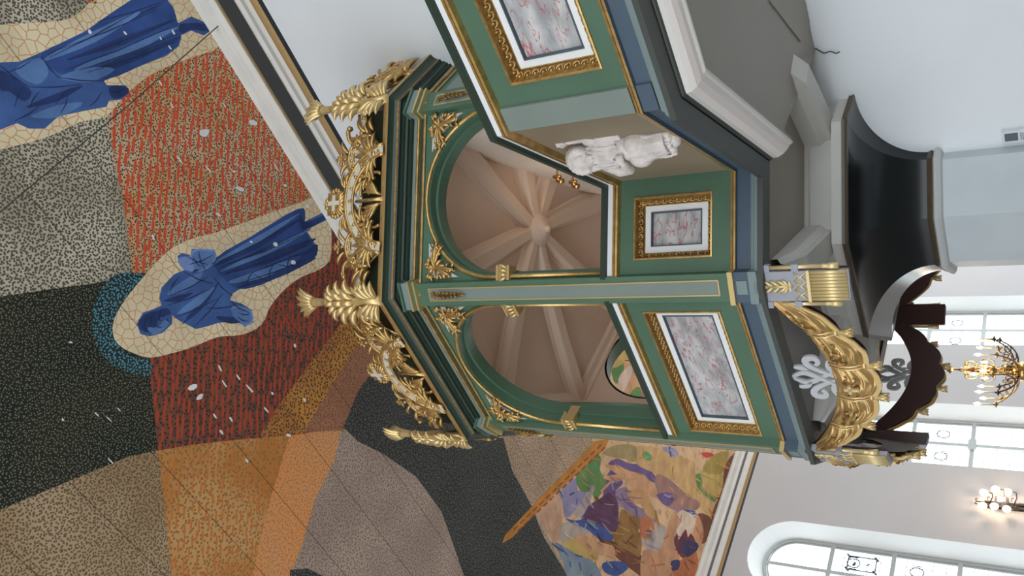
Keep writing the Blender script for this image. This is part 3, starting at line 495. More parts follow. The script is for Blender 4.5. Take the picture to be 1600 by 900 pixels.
 ('q_flesh2',13,1,[(-3.366,18.355),(-3.295,18.546),(-3.207,18.706),(-3.196,18.682),(-3.279,18.512),(-3.355,18.331)]),
 ('q_mauve',13,1,[(-3.252,18.198),(-3.324,18.55),(-3.374,18.918),(-3.348,18.924),(-3.287,18.558),(-3.227,18.203)]),
 ('q_darkbrown',13,1,[(-4.183,17.938),(-4.262,18.094),(-4.331,18.273),(-4.322,18.289),(-4.25,18.117),(-4.174,17.954)]),
 ('q_oliveyel',13,1,[(-3.925,17.369),(-4.008,17.688),(-4.072,18.022),(-4.048,18.029),(-3.975,17.698),(-3.902,17.376)]),
 ('q_oliveyel',13,1,[(-3.96,18.416),(-4.062,18.525),(-4.16,18.67),(-4.157,18.697),(-4.057,18.562),(-3.956,18.442)]),
 ('q_darkbrown',13,1,[(-3.719,18.28),(-3.862,18.476),(-4.0,18.708),(-3.995,18.732),(-3.854,18.51),(-3.713,18.303)]),
 ('q_oliveyel',13,1,[(-3.606,18.185),(-3.671,18.333),(-3.724,18.502),(-3.714,18.515),(-3.658,18.352),(-3.597,18.198)]),
 ('q_oliveyel',13,1,[(-3.864,17.821),(-3.965,18.054),(-4.05,18.315),(-4.031,18.34),(-3.938,18.089),(-3.845,17.845)]),
 ('q_flesh2',13,1,[(-4.29,18.954),(-4.361,19.24),(-4.414,19.538),(-4.397,19.543),(-4.337,19.246),(-4.273,18.958)]),
 ('q_brown',13,1,[(-4.171,19.227),(-4.212,19.371),(-4.234,19.524),(-4.216,19.529),(-4.187,19.379),(-4.153,19.232)]),
 ('q_lblue',13,1,[(-3.558,16.413),(-3.613,16.522),(-3.654,16.652),(-3.637,16.674),(-3.589,16.553),(-3.541,16.434)]),
 ('q_navy',13,1,[(-3.562,16.408),(-3.668,16.499),(-3.771,16.621),(-3.768,16.646),(-3.664,16.533),(-3.559,16.432)]),
 ('q_navy',13,1,[(-3.833,16.759),(-3.954,16.857),(-4.074,16.991),(-4.071,17.018),(-3.951,16.896),(-3.831,16.786)]),
 ('q_lblue',13,1,[(-3.553,16.264),(-3.602,16.21),(-3.664,16.2),(-3.678,16.25),(-3.622,16.281),(-3.567,16.314)]),
 ('q_navy',13,1,[(-3.397,16.164),(-3.537,16.313),(-3.672,16.498),(-3.666,16.532),(-3.527,16.361),(-3.39,16.197)]),
 ('q_lblue',13,1,[(-3.516,16.3),(-3.642,16.519),(-3.756,16.771),(-3.739,16.806),(-3.618,16.567),(-3.499,16.334)]),
 ('q_lav',13,1,[(-3.394,15.713),(-3.527,15.875),(-3.655,16.067),(-3.649,16.09),(-3.519,15.908),(-3.388,15.735)]),
 ('q_pale',13,1,[(-3.462,15.722),(-3.503,15.824),(-3.53,15.938),(-3.518,15.946),(-3.486,15.836),(-3.45,15.73)]),
 ('q_pale',13,1,[(-3.63,15.37),(-3.727,15.525),(-3.813,15.708),(-3.799,15.736),(-3.708,15.565),(-3.617,15.398)]),
 ('q_pale',13,1,[(-3.384,15.828),(-3.423,15.94),(-3.442,16.061),(-3.421,16.071),(-3.392,15.953),(-3.363,15.837)]),
 ('q_lav',13,1,[(-2.964,15.92),(-3.103,16.038),(-3.238,16.197),(-3.232,16.243),(-3.094,16.103),(-2.958,15.965)]),
 ('q_lav',13,1,[(-2.99,16.205),(-3.137,16.36),(-3.278,16.556),(-3.27,16.599),(-3.125,16.42),(-2.981,16.246)]),
 ('q_lav',13,1,[(-2.768,16.439),(-2.851,16.418),(-2.939,16.439),(-2.944,16.479),(-2.858,16.476),(-2.773,16.48)]),
 ('q_yel',13,1,[(-4.145,16.597),(-4.256,16.599),(-4.373,16.647),(-4.38,16.695),(-4.265,16.669),(-4.151,16.646)]),
 ('q_oliveyel',13,1,[(-4.262,16.483),(-4.34,16.589),(-4.409,16.728),(-4.396,16.763),(-4.323,16.639),(-4.249,16.518)]),
 ('q_yel',13,1,[(-3.72,16.025),(-3.848,15.983),(-3.984,15.982),(-3.992,16.022),(-3.859,16.04),(-3.728,16.064)]),
 ('q_yel',13,1,[(-4.203,16.668),(-4.34,16.67),(-4.482,16.712),(-4.488,16.748),(-4.347,16.721),(-4.208,16.704)]),
 ('q_mauve',13,1,[(-4.053,16.818),(-4.119,16.917),(-4.176,17.041),(-4.17,17.057),(-4.11,16.941),(-4.047,16.835)]),
 ('q_yel',13,1,[(-3.835,16.332),(-3.955,16.287),(-4.083,16.281),(-4.091,16.317),(-3.966,16.338),(-3.842,16.367)]),
 ('q_flesh2',13,1,[(-3.941,16.244),(-4.03,16.306),(-4.116,16.403),(-4.114,16.433),(-4.026,16.349),(-3.939,16.273)]),
 ('q_flesh2',13,1,[(-4.427,17.284),(-4.498,17.448),(-4.55,17.633),(-4.529,17.654),(-4.467,17.477),(-4.406,17.304)]),
 ('q_mauve',13,1,[(-3.99,16.295),(-4.061,16.387),(-4.122,16.511),(-4.11,16.547),(-4.043,16.438),(-3.977,16.33)]),
 ('q_blue',13,1,[(-3.758,14.892),(-3.876,15.086),(-3.983,15.308),(-3.968,15.336),(-3.855,15.124),(-3.744,14.918)]),
 ('q_blue',13,1,[(-4.146,15.834),(-4.203,15.982),(-4.242,16.143),(-4.222,16.156),(-4.174,16.0),(-4.125,15.846)]),
 ('q_blue',13,1,[(-4.323,16.003),(-4.406,16.024),(-4.491,16.08),(-4.494,16.109),(-4.409,16.065),(-4.326,16.032)]),
 ('q_blue',13,1,[(-3.858,15.22),(-3.977,15.357),(-4.091,15.519),(-4.087,15.536),(-3.971,15.38),(-3.854,15.237)]),
 ('q_greycloth',13,1,[(-4.567,15.735),(-4.599,15.934),(-4.613,16.13),(-4.599,16.125),(-4.579,15.927),(-4.553,15.73)]),
 ('q_blue',13,1,[(-4.23,15.612),(-4.285,15.608),(-4.344,15.64),(-4.348,15.67),(-4.29,15.651),(-4.234,15.642)]),
 ('q_greycloth',13,1,[(-4.532,16.071),(-4.656,16.161),(-4.779,16.289),(-4.778,16.326),(-4.654,16.212),(-4.53,16.106)]),
 ('q_blue',13,1,[(-4.672,16.502),(-4.755,16.566),(-4.836,16.667),(-4.833,16.701),(-4.751,16.615),(-4.669,16.535)]),
 ('q_lblue',13,1,[(-4.512,17.208),(-4.618,17.331),(-4.716,17.495),(-4.707,17.538),(-4.605,17.392),(-4.503,17.25)]),
 ('q_navy',13,1,[(-4.649,17.481),(-4.748,17.642),(-4.838,17.831),(-4.83,17.853),(-4.736,17.673),(-4.64,17.502)]),
 ('q_brown',13,1,[(-4.69,18.149),(-4.767,18.25),(-4.837,18.383),(-4.83,18.411),(-4.757,18.289),(-4.683,18.176)]),
 ('q_olivebrown',13,1,[(-4.73,18.585),(-4.831,18.851),(-4.916,19.139),(-4.899,19.155),(-4.807,18.873),(-4.713,18.6)]),
 ('q_olivebrown',13,1,[(-4.077,17.105),(-4.175,17.368),(-4.26,17.649),(-4.25,17.658),(-4.16,17.381),(-4.067,17.114)]),
 ('q_olivebrown',13,1,[(-4.799,18.447),(-4.846,18.811),(-4.876,19.177),(-4.863,19.172),(-4.828,18.803),(-4.786,18.442)]),
 ('q_orange',13,1,[(-4.344,17.633),(-4.403,17.737),(-4.445,17.868),(-4.426,17.899),(-4.375,17.781),(-4.325,17.664)]),
 ('q_olivebrown',13,1,[(-4.427,18.264),(-4.502,18.358),(-4.567,18.492),(-4.556,18.536),(-4.486,18.42),(-4.416,18.306)]),
 ('q_orange',13,1,[(-4.349,17.639),(-4.412,17.644),(-4.478,17.693),(-4.482,17.733),(-4.417,17.701),(-4.353,17.679)]),
 ('q_olivebrown',13,1,[(-4.226,17.575),(-4.352,17.805),(-4.467,18.07),(-4.452,18.103),(-4.331,17.851),(-4.211,17.606)]),
 ('q_darkbrown',13,1,[(-4.29,18.13),(-4.244,18.347),(-4.173,18.528),(-4.147,18.483),(-4.207,18.284),(-4.264,18.087)]),
 ('q_oliveyel',13,1,[(-4.229,18.328),(-4.297,18.358),(-4.365,18.431),(-4.365,18.467),(-4.297,18.409),(-4.229,18.363)]),
 ('q_darkbrown',13,1,[(-4.27,18.274),(-4.383,18.467),(-4.485,18.695),(-4.472,18.728),(-4.365,18.514),(-4.257,18.306)]),
 ('q_lav',13,1,[(-4.207,19.143),(-4.255,19.32),(-4.279,19.506),(-4.251,19.512),(-4.215,19.329),(-4.179,19.149)]),
 ('q_lav',13,1,[(-4.501,19.266),(-4.629,19.59),(-4.741,19.944),(-4.722,19.968),(-4.602,19.623),(-4.483,19.289)]),
 ('q_pale',13,1,[(-4.109,19.41),(-4.179,19.482),(-4.245,19.592),(-4.24,19.622),(-4.173,19.524),(-4.104,19.439)]),
 ('q_lav',13,1,[(-4.295,19.463),(-4.391,19.512),(-4.487,19.615),(-4.487,19.673),(-4.391,19.593),(-4.295,19.52)]),
 ('q_orange',13,1,[(-4.94,19.617),(-5.052,19.664),(-5.167,19.761),(-5.171,19.806),(-5.056,19.728),(-4.943,19.662)]),
 ('q_flesh',13,1,[(-4.83,20.467),(-4.935,20.529),(-5.041,20.648),(-5.042,20.707),(-4.936,20.613),(-4.831,20.525)]),
 ('q_orange',13,1,[(-4.527,20.251),(-4.524,20.426),(-4.494,20.568),(-4.465,20.53),(-4.483,20.373),(-4.498,20.214)]),
 ('q_orange',13,1,[(-4.774,19.479),(-4.886,19.562),(-4.999,19.686),(-4.998,19.716),(-4.886,19.603),(-4.774,19.508)]),
 ('q_flesh',13,1,[(-4.13,20.513),(-4.305,20.724),(-4.478,20.981),(-4.474,21.017),(-4.299,20.773),(-4.125,20.548)]),
 ('q_orange',13,1,[(-5.049,19.513),(-5.114,19.892),(-5.153,20.275),(-5.124,20.266),(-5.072,19.88),(-5.021,19.505)]),
 ('q_flesh',13,1,[(-5.066,20.199),(-5.188,20.434),(-5.298,20.708),(-5.283,20.744),(-5.167,20.485),(-5.051,20.233)]),
 ('q_mauve',13,1,[(-4.081,21.282),(-4.171,21.241),(-4.27,21.257),(-4.279,21.31),(-4.183,21.316),(-4.089,21.335)]),
 ('q_navy',13,1,[(-4.904,20.932),(-5.002,21.343),(-5.084,21.773),(-5.07,21.777),(-4.982,21.349),(-4.89,20.935)]),
 ('q_brown',13,1,[(-5.024,21.082),(-5.139,21.411),(-5.239,21.765),(-5.226,21.78),(-5.12,21.431),(-5.01,21.096)]),
 ('q_navy',13,1,[(-4.595,21.105),(-4.746,21.457),(-4.888,21.845),(-4.879,21.864),(-4.733,21.483),(-4.586,21.123)]),
 ('q_brown',13,1,[(-4.975,21.838),(-5.069,22.114),(-5.147,22.414),(-5.131,22.43),(-5.047,22.136),(-4.959,21.853)]),
 ('q_navy',13,1,[(-4.042,21.707),(-4.167,22.122),(-4.279,22.567),(-4.267,22.58),(-4.15,22.14),(-4.03,21.72)]),
 ('q_lblue',13,1,[(-4.084,21.767),(-4.13,21.942),(-4.153,22.128),(-4.128,22.137),(-4.095,21.954),(-4.06,21.775)]),
 ('q_orange',13,1,[(-4.685,22.438),(-4.784,22.614),(-4.874,22.829),(-4.867,22.853),(-4.774,22.649),(-4.679,22.462)]),
 ('q_orange',13,1,[(-4.545,22.279),(-4.629,22.321),(-4.713,22.432),(-4.713,22.508),(-4.629,22.429),(-4.545,22.354)]),
 ('q_flesh',13,1,[(-4.258,22.127),(-4.298,22.312),(-4.312,22.499),(-4.281,22.5),(-4.255,22.312),(-4.228,22.127)]),
 ('q_orange',13,1,[(-4.754,22.602),(-4.834,22.56),(-4.927,22.587),(-4.939,22.658),(-4.852,22.661),(-4.766,22.673)]),
 ('q_brown',13,1,[(-5.303,21.73),(-5.412,21.979),(-5.508,22.262),(-5.494,22.287),(-5.393,22.015),(-5.289,21.754)]),
 ('q_flesh2',13,1,[(-5.394,20.68),(-5.56,20.821),(-5.728,21.016),(-5.728,21.066),(-5.56,20.892),(-5.393,20.729)]),
 ('q_brown',13,1,[(-5.319,21.523),(-5.454,21.653),(-5.588,21.835),(-5.587,21.881),(-5.452,21.717),(-5.317,21.567)]),
 ('q_brown',13,1,[(-5.729,21.278),(-5.796,21.515),(-5.84,21.762),(-5.814,21.767),(-5.759,21.523),(-5.703,21.283)]),
 ('q_flesh2',13,1,[(-5.623,20.892),(-5.719,20.946),(-5.818,21.057),(-5.821,21.113),(-5.723,21.026),(-5.625,20.948)]),
 ('p_scene',8,0,[(0.481,16.406),(0.66,21.89),(-2.245,21.946),(-1.859,16.484)]),
 ('q_flesh',10,1,[(-0.06,17.943),(0.019,18.437),(-0.662,18.798),(-1.026,18.299),(-0.646,17.799)]),
 ('q_green',10,1,[(-0.28,17.318),(-0.061,17.782),(-0.354,17.952),(-0.642,17.547)]),
 ('q_green',10,1,[(-0.877,18.295),(-0.738,18.8),(-1.283,19.165),(-1.248,18.305)]),
 ('q_orange',10,1,[(-0.206,18.376),(-0.236,18.856),(-0.513,19.074),(-0.539,18.656)]),
 ('q_brightyel',10,1,[(-0.069,16.86),(0.235,17.934),(0.002,18.27),(-0.28,17.473)]),
 ('q_mauve',10,1,[(-0.51,18.794),(-0.674,19.511),(-1.298,19.527),(-1.123,18.985)]),
 ('q_pale',10,1,[(-0.528,17.669),(-0.237,18.177),(-0.356,18.38),(-0.824,17.933)]),
 ('p_aura',6,1,[(0.017,5.239),(0.332,5.178),(0.604,5.272),(0.779,5.432),(0.825,5.785),(0.85,5.907),(0.579,5.679),(0.295,5.519),(0.023,5.478),(-0.164,5.724),(-0.163,5.906),(-0.358,5.902),(-0.301,5.614),(-0.194,5.406)]),
 ('p_halo',8,1,[(0.076,5.446),(0.237,5.431),(0.431,5.511),(0.662,5.674),(0.872,5.843),(1.125,6.08),(1.291,6.367),(1.428,6.742),(1.585,7.102),(1.795,7.561),(2.003,8.054),(2.168,8.542),(1.382,8.678),(1.139,8.505),(0.988,8.154),(0.799,7.864),(0.555,7.63),(0.292,7.485),(0.156,7.183),(0.115,6.818),(-0.012,6.478),(-0.104,6.154),(-0.149,5.905),(-0.109,5.721),(-0.03,5.539)]),
 ('b_mid',9,0,[(0.235,5.715),(0.363,5.782),(0.422,5.933),(0.466,6.018),(0.544,5.982),(0.673,6.005),(0.844,6.162),(0.945,6.371),(0.989,6.219),(1.065,6.191),(1.109,6.251),(1.094,6.379),(1.174,6.381),(1.201,6.702),(1.101,6.725),(1.241,6.971),(1.49,7.338),(1.799,7.809),(1.923,8.037),(1.874,8.158),(1.719,8.07),(1.768,8.177),(1.946,8.508),(1.84,8.569),(1.64,8.184),(1.483,8.349),(1.319,8.413),(1.111,8.103),(0.945,7.731),(0.816,7.455),(0.736,7.112),(0.673,7.012),(0.587,6.972),(0.553,7.161),(0.48,7.318),(0.319,7.358),(0.263,7.223),(0.339,7.098),(0.289,6.808),(0.245,6.669),(0.203,6.499),(0.295,6.26),(0.354,6.165),(0.254,6.171),(0.141,6.05),(0.097,5.89),(0.121,5.767)]),
 ('b_deep',10,1,[(1.092,6.726),(1.483,7.339),(1.916,8.037),(1.867,8.159),(1.648,8.17),(1.31,8.395),(1.118,8.103),(0.822,7.455),(0.741,7.093),(0.875,6.846)]),
 ('b_pale',10,1,[(1.037,6.199),(1.094,6.379),(1.168,6.408),(1.195,6.699),(1.046,6.721),(0.907,6.526),(0.914,6.289)]),
 ('b_pale',10,1,[(0.519,7.013),(0.479,7.298),(0.325,7.35),(0.275,7.214),(0.352,7.06)]),
 ('b_dark',10,1,[(0.236,5.73),(0.351,5.814),(0.401,5.965),(0.436,6.09),(0.368,6.142),(0.318,6.002),(0.203,5.946),(0.142,5.826)]),
 ('b_light',10,1,[(0.199,5.853),(0.204,5.977),(0.292,6.066),(0.253,6.133),(0.164,6.042),(0.117,5.92)]),
 ('b_dark',10,1,[(0.512,6.056),(0.525,6.245),(0.622,6.41),(0.639,6.403),(0.591,6.221),(0.528,6.05)]),
 ('b_dark',10,1,[(1.01,6.773),(1.318,7.42),(1.755,8.055),(1.776,8.037),(1.4,7.354),(1.03,6.758)]),
 ('b_dark',10,1,[(0.929,6.96),(1.14,7.635),(1.494,8.313),(1.529,8.292),(1.254,7.571),(0.962,6.943)]),
 ('b_dark',10,1,[(0.762,7.155),(0.94,7.74),(1.225,8.326),(1.255,8.309),(1.021,7.694),(0.79,7.14)]),
 ('b_light',10,1,[(1.037,6.736),(1.363,7.361),(1.796,7.988),(1.817,7.969),(1.423,7.311),(1.056,6.721)]),
 ('b_light',10,1,[(0.959,6.884),(1.237,7.542),(1.624,8.215),(1.647,8.198),(1.302,7.497),(0.98,6.87)]),
 ('b_light',10,1,[(0.803,7.006),(0.915,7.482),(1.143,7.94),(1.191,7.916),(1.031,7.426),(0.848,6.985)]),
 ('b_dark',10,1,[(0.27,6.335),(0.486,6.603),(0.773,6.788),(0.783,6.771),(0.536,6.528),(0.28,6.319)]),
 ('b_light',10,1,[(0.591,6.126),(0.675,6.369),(0.858,6.544),(0.896,6.513),(0.778,6.286),(0.628,6.097)]),
 ('b_light',10,1,[(0.376,6.265),(0.492,6.53),(0.701,6.723),(0.724,6.702),(0.574,6.454),(0.399,6.244)]),
 ('b_dark',10,1,[(0.889,6.434),(0.977,6.598),(1.125,6.698),(1.141,6.678),(1.026,6.54),(0.905,6.415)]),
 ('b_dark',10,1,[(0.338,6.803),(0.289,7.001),(0.325,7.21),(0.362,7.212),(0.374,7.006),(0.374,6.805)]),
 ('b_dark',10,1,[(1.853,8.063),(1.751,8.178),(1.901,8.51),(1.846,8.536),(1.648,8.17),(1.685,8.072)]),
 ('b_dark',10,1,[(0.995,7.853),(1.466,8.35),(1.31,8.395),(1.124,8.103)]),
 ('b_light',10,1,[(1.133,6.411),(1.178,6.685),(1.09,6.708),(0.939,6.559),(0.956,6.421)]),
 ('b_light',10,1,[(0.489,7.015),(0.472,7.28),(0.349,7.325),(0.297,7.213),(0.368,7.059)]),
 ('b_line',11,0,[(0.462,6.089),(0.562,6.387),(0.707,6.679),(0.712,6.676),(0.575,6.38),(0.467,6.087)]),
 ('b_line',11,0,[(0.324,6.194),(0.436,6.497),(0.594,6.792),(0.6,6.789),(0.449,6.49),(0.329,6.191)]),
 ('b_line',11,0,[(0.22,6.467),(0.423,6.682),(0.66,6.861),(0.664,6.856),(0.432,6.668),(0.224,6.462)]),
 ('b_line',11,0,[(0.579,6.115),(0.694,6.382),(0.854,6.635),(0.859,6.632),(0.707,6.373),(0.584,6.111)]),
 ('b_line',11,0,[(1.047,6.766),(1.359,7.381),(1.744,8.027),(1.749,8.023),(1.372,7.371),(1.052,6.762)]),
 ('b_line',11,0,[(0.99,6.805),(1.272,7.463),(1.627,8.165),(1.633,8.161),(1.285,7.454),(0.995,6.802)]),
 ('b_line',11,0,[(0.906,6.882),(1.145,7.568),(1.458,8.307),(1.464,8.304),(1.16,7.56),(0.911,6.879)]),
 ('b_line',11,0,[(0.798,7.073),(1.002,7.678),(1.271,8.317),(1.277,8.314),(1.017,7.67),(0.804,7.07)]),
 ('b_line',11,0,[(0.86,6.701),(0.733,6.833),(0.639,7.004),(0.644,7.008),(0.745,6.845),(0.865,6.706)]),
 ('b_line',11,0,[(0.945,7.329),(0.887,7.458),(0.873,7.611),(0.88,7.614),(0.902,7.465),(0.951,7.331)]),
 ('b_line',11,0,[(1.11,7.721),(1.094,7.887),(1.127,8.059),(1.133,8.059),(1.11,7.888),(1.117,7.722)]),
 ('b_line',11,0,[(0.882,6.29),(0.805,6.487),(0.769,6.708),(0.775,6.71),(0.82,6.493),(0.888,6.292)]),
 ('b_line',11,0,[(0.4,5.931),(0.305,5.883),(0.201,5.881),(0.2,5.887),(0.302,5.898),(0.399,5.937)]),
 ('b_line',11,0,[(0.315,5.984),(0.283,5.99),(0.283,6.027),(0.287,6.031),(0.294,6.0),(0.319,5.988)]),
 ('b_line',11,0,[(0.36,6.035),(0.329,6.04),(0.331,6.075),(0.335,6.079),(0.34,6.05),(0.364,6.039)]),
 ('b_line',11,0,[(0.242,5.942),(0.204,5.977),(0.203,6.032),(0.208,6.035),(0.216,5.984),(0.247,5.945)]),
 ('b_line',11,0,[(0.32,6.094),(0.286,6.097),(0.279,6.135),(0.283,6.14),(0.295,6.108),(0.324,6.099)]),
 ('b_line',11,0,[(0.294,5.834),(0.315,5.9),(0.369,5.938),(0.373,5.934),(0.326,5.89),(0.298,5.83)]),
 ('b_line',11,0,[(0.222,5.789),(0.16,5.83),(0.129,5.902),(0.133,5.906),(0.171,5.84),(0.227,5.793)]),
 ('b_line',11,0,[(1.075,6.312),(1.018,6.458),(1.003,6.624),(1.009,6.626),(1.032,6.463),(1.081,6.314)]),
 ('b_line',11,0,[(0.976,6.354),(1.033,6.53),(1.13,6.689),(1.136,6.686),(1.046,6.523),(0.982,6.351)]),
 ('b_line',11,0,[(1.154,6.474),(1.03,6.509),(0.926,6.591),(0.929,6.598),(1.037,6.525),(1.156,6.481)]),
 ('b_line',11,0,[(0.429,7.111),(0.403,7.204),(0.423,7.301),(0.429,7.302),(0.418,7.205),(0.435,7.111)]),
 ('b_line',11,0,[(0.382,7.094),(0.333,7.18),(0.329,7.286),(0.334,7.289),(0.348,7.186),(0.388,7.096)]),
 ('b_line',11,0,[(0.981,7.325),(0.916,7.246),(0.83,7.218),(0.827,7.224),(0.909,7.263),(0.978,7.332)]),
 ('b_line',11,0,[(1.106,7.636),(1.011,7.572),(0.906,7.566),(0.905,7.574),(1.007,7.591),(1.105,7.644)]),
 ('b_line',11,0,[(1.266,7.918),(1.149,7.872),(1.032,7.889),(1.031,7.897),(1.149,7.893),(1.266,7.927)]),
 ('b_line',11,0,[(0.575,6.971),(0.487,7.11),(0.438,7.28),(0.444,7.283),(0.501,7.119),(0.581,6.975)]),
 ('b_line',11,0,[(1.031,6.911),(1.258,7.483),(1.549,8.081),(1.555,8.077),(1.272,7.475),(1.036,6.908)]),
 ('b_line',11,0,[(0.854,6.995),(1.075,7.593),(1.363,8.223),(1.369,8.219),(1.09,7.585),(0.859,6.992)]),
 ('b_line',11,0,[(1.23,7.926),(1.289,8.15),(1.395,8.355),(1.401,8.352),(1.304,8.141),(1.236,7.923)]),
 ('b_line',11,0,[(1.007,6.662),(1.044,6.732),(1.108,6.763),(1.112,6.758),(1.053,6.719),(1.011,6.657)]),
 ('b_line',11,0,[(1.072,6.411),(1.003,6.446),(0.964,6.52),(0.968,6.526),(1.013,6.459),(1.076,6.417)]),
 ('b_line',11,0,[(0.822,6.226),(0.725,6.145),(0.611,6.108),(0.608,6.114),(0.719,6.16),(0.82,6.232)]),
 ('b_line',11,0,[(0.463,6.622),(0.468,6.836),(0.518,7.05),(0.524,7.05),(0.483,6.834),(0.469,6.621)]),
 ('b_line',11,0,[(0.196,5.795),(0.248,5.83),(0.309,5.819),(0.31,5.813),(0.251,5.815),(0.197,5.789)]),
 ('b_line',11,0,[(0.433,6.023),(0.365,5.988),(0.29,6.0),(0.289,6.006),(0.363,6.004),(0.432,6.029)]),
 ('p_halo',8,1,[(3.169,3.903),(3.273,4.271),(3.54,4.762),(3.775,4.964),(4.008,5.146),(4.449,6.318),(4.02,6.413),(3.778,6.624),(3.529,6.269),(3.188,5.766),(2.835,5.422),(2.531,5.209),(2.392,4.914),(2.159,4.59),(1.919,4.121),(1.866,3.988)]),
 ('b_mid',9,0,[(2.753,3.93),(2.806,4.076),(2.865,4.249),(3.02,4.447),(3.127,4.579),(3.4,4.905),(3.681,5.166),(3.937,5.414),(4.16,5.707),(4.212,5.928),(4.058,5.872),(3.965,5.719),(3.945,5.912),(3.878,6.04),(4.016,6.206),(4.011,6.414),(3.919,6.483),(3.838,6.396),(3.841,6.217),(3.736,6.082),(3.601,6.063),(3.435,5.91),(3.251,5.638),(2.916,5.157),(2.878,5.188),(2.938,5.416),(2.859,5.456),(2.76,5.368),(2.709,5.227),(2.634,5.203),(2.505,4.907),(2.396,4.677),(2.235,4.547),(2.198,4.388),(2.225,4.266),(2.121,4.108),(2.071,3.975)]),
 ('b_deep',10,1,[(3.014,4.46),(3.386,4.906),(3.923,5.415),(4.102,5.87),(3.86,6.031),(3.605,6.056),(3.26,5.637),(2.93,5.156),(2.866,4.647)]),
 ('b_dark',10,1,[(3.062,4.587),(3.449,5.147),(3.951,5.725),(3.968,5.713),(3.509,5.111),(3.078,4.578)]),
 ('b_dark',10,1,[(3.057,4.797),(3.39,5.352),(3.84,5.924),(3.863,5.911),(3.462,5.314),(3.078,4.786)]),
 ('b_dark',10,1,[(2.908,4.942),(3.228,5.484),(3.665,6.034),(3.693,6.017),(3.309,5.439),(2.935,4.928)]),
 ('b_light',10,1,[(2.975,4.547),(3.316,5.027),(3.774,5.495),(3.807,5.471),(3.405,4.967),(3.006,4.527)]),
 ('b_light',10,1,[(2.973,4.884),(3.312,5.434),(3.772,5.995),(3.799,5.978),(3.392,5.389),(2.999,4.87)]),
 ('b_light',10,1,[(2.804,4.707),(2.852,4.981),(3.036,5.239),(3.088,5.227),(3.003,4.947),(2.853,4.696)]),
 ('b_dark',10,1,[(2.724,4.069),(2.654,4.262),(2.586,4.388),(2.467,4.323),(2.529,4.175),(2.529,4.082)]),
 ('b_light',10,1,[(2.765,4.207),(2.961,4.438),(2.837,4.547),(2.675,4.432)]),
 ('b_dark',10,1,[(2.418,4.379),(2.55,4.649),(2.763,4.895),(2.785,4.885),(2.619,4.615),(2.44,4.369)]),
 ('b_light',10,1,[(2.322,4.434),(2.392,4.684),(2.571,4.908),(2.609,4.895),(2.504,4.645),(2.359,4.422)]),
 ('b_dark',10,1,[(2.864,5.217),(2.924,5.416),(2.857,5.45),(2.743,5.282)]),
 ('b_dark',10,1,[(3.871,6.064),(3.995,6.415),(3.912,6.462),(3.855,6.216),(3.759,6.087)]),
 ('b_line',11,0,[(2.991,4.459),(2.886,4.539),(2.812,4.648),(2.816,4.652),(2.897,4.548),(2.996,4.463)]),
 ('b_line',11,0,[(2.811,4.65),(2.841,4.897),(2.913,5.157),(2.919,5.157),(2.855,4.898),(2.817,4.65)]),
 ('b_line',11,0,[(2.771,4.065),(2.682,4.201),(2.627,4.359),(2.632,4.362),(2.694,4.207),(2.776,4.067)]),
 ('b_line',11,0,[(2.627,4.361),(2.692,4.62),(2.798,4.889),(2.803,4.888),(2.704,4.619),(2.632,4.36)]),
 ('b_line',11,0,[(2.433,4.703),(2.544,4.753),(2.66,4.767),(2.661,4.762),(2.545,4.741),(2.433,4.698)]),
 ('b_line',11,0,[(2.589,5.012),(2.678,5.092),(2.786,5.139),(2.788,5.135),(2.684,5.081),(2.592,5.008)]),
 ('b_line',11,0,[(3.089,4.608),(3.476,5.16),(3.94,5.753),(3.944,5.75),(3.486,5.154),(3.093,4.606)]),
 ('b_line',11,0,[(3.024,4.742),(3.398,5.308),(3.849,5.918),(3.854,5.916),(3.409,5.302),(3.028,4.74)]),
 ('b_line',11,0,[(2.957,4.879),(3.311,5.438),(3.74,6.039),(3.745,6.037),(3.323,5.433),(2.961,4.877)]),
 ('b_line',11,0,[(2.243,4.242),(2.332,4.366),(2.452,4.472),(2.455,4.469),(2.341,4.359),(2.246,4.24)]),
 ('b_line',11,0,[(2.989,4.538),(3.369,5.0),(3.816,5.483),(3.82,5.48),(3.379,4.993),(2.992,4.535)]),
 ('b_line',11,0,[(2.912,4.723),(3.304,5.3),(3.776,5.923),(3.781,5.92),(3.315,5.294),(2.916,4.721)]),
 ('b_line',11,0,[(2.954,4.961),(3.269,5.485),(3.652,6.045),(3.657,6.042),(3.28,5.48),(2.958,4.959)]),
 ('b_line',11,0,[(3.55,5.034),(3.797,5.445),(4.099,5.871),(4.104,5.869),(3.808,5.44),(3.554,5.032)]),
 ('b_line',11,0,[(2.642,4.309),(2.52,4.252),(2.393,4.229),(2.392,4.234),(2.518,4.263),(2.641,4.314)]),
 ('b_line',11,0,[(2.606,4.459),(2.51,4.399),(2.405,4.373),(2.403,4.377),(2.507,4.41),(2.605,4.463)]),
 ('b_line',11,0,[(2.754,4.809),(2.649,4.71),(2.525,4.641),(2.522,4.645),(2.642,4.72),(2.752,4.813)]),
 ('b_line',11,0,[(2.718,4.141),(2.799,4.262),(2.912,4.368),(2.915,4.366),(2.809,4.256),(2.722,4.138)]),
 ('b_line',11,0,[(2.811,5.235),(2.83,5.331),(2.888,5.419),(2.893,5.418),(2.843,5.328),(2.816,5.234)]),
 ('p_grey',9,1,[(3.599,3.432),(3.975,4.371),(3.837,4.934),(3.495,4.741),(3.285,4.284),(3.022,3.47)]),
 ('p_red',10,0,[(4.022,4.85),(4.105,5.065),(3.749,5.013),(3.725,4.926)]),
 ('p_flake',14,0,[(2.022,7.109),(1.995,7.085),(1.996,7.025),(2.017,6.977),(2.049,6.986),(2.054,7.044),(2.045,7.087)]),
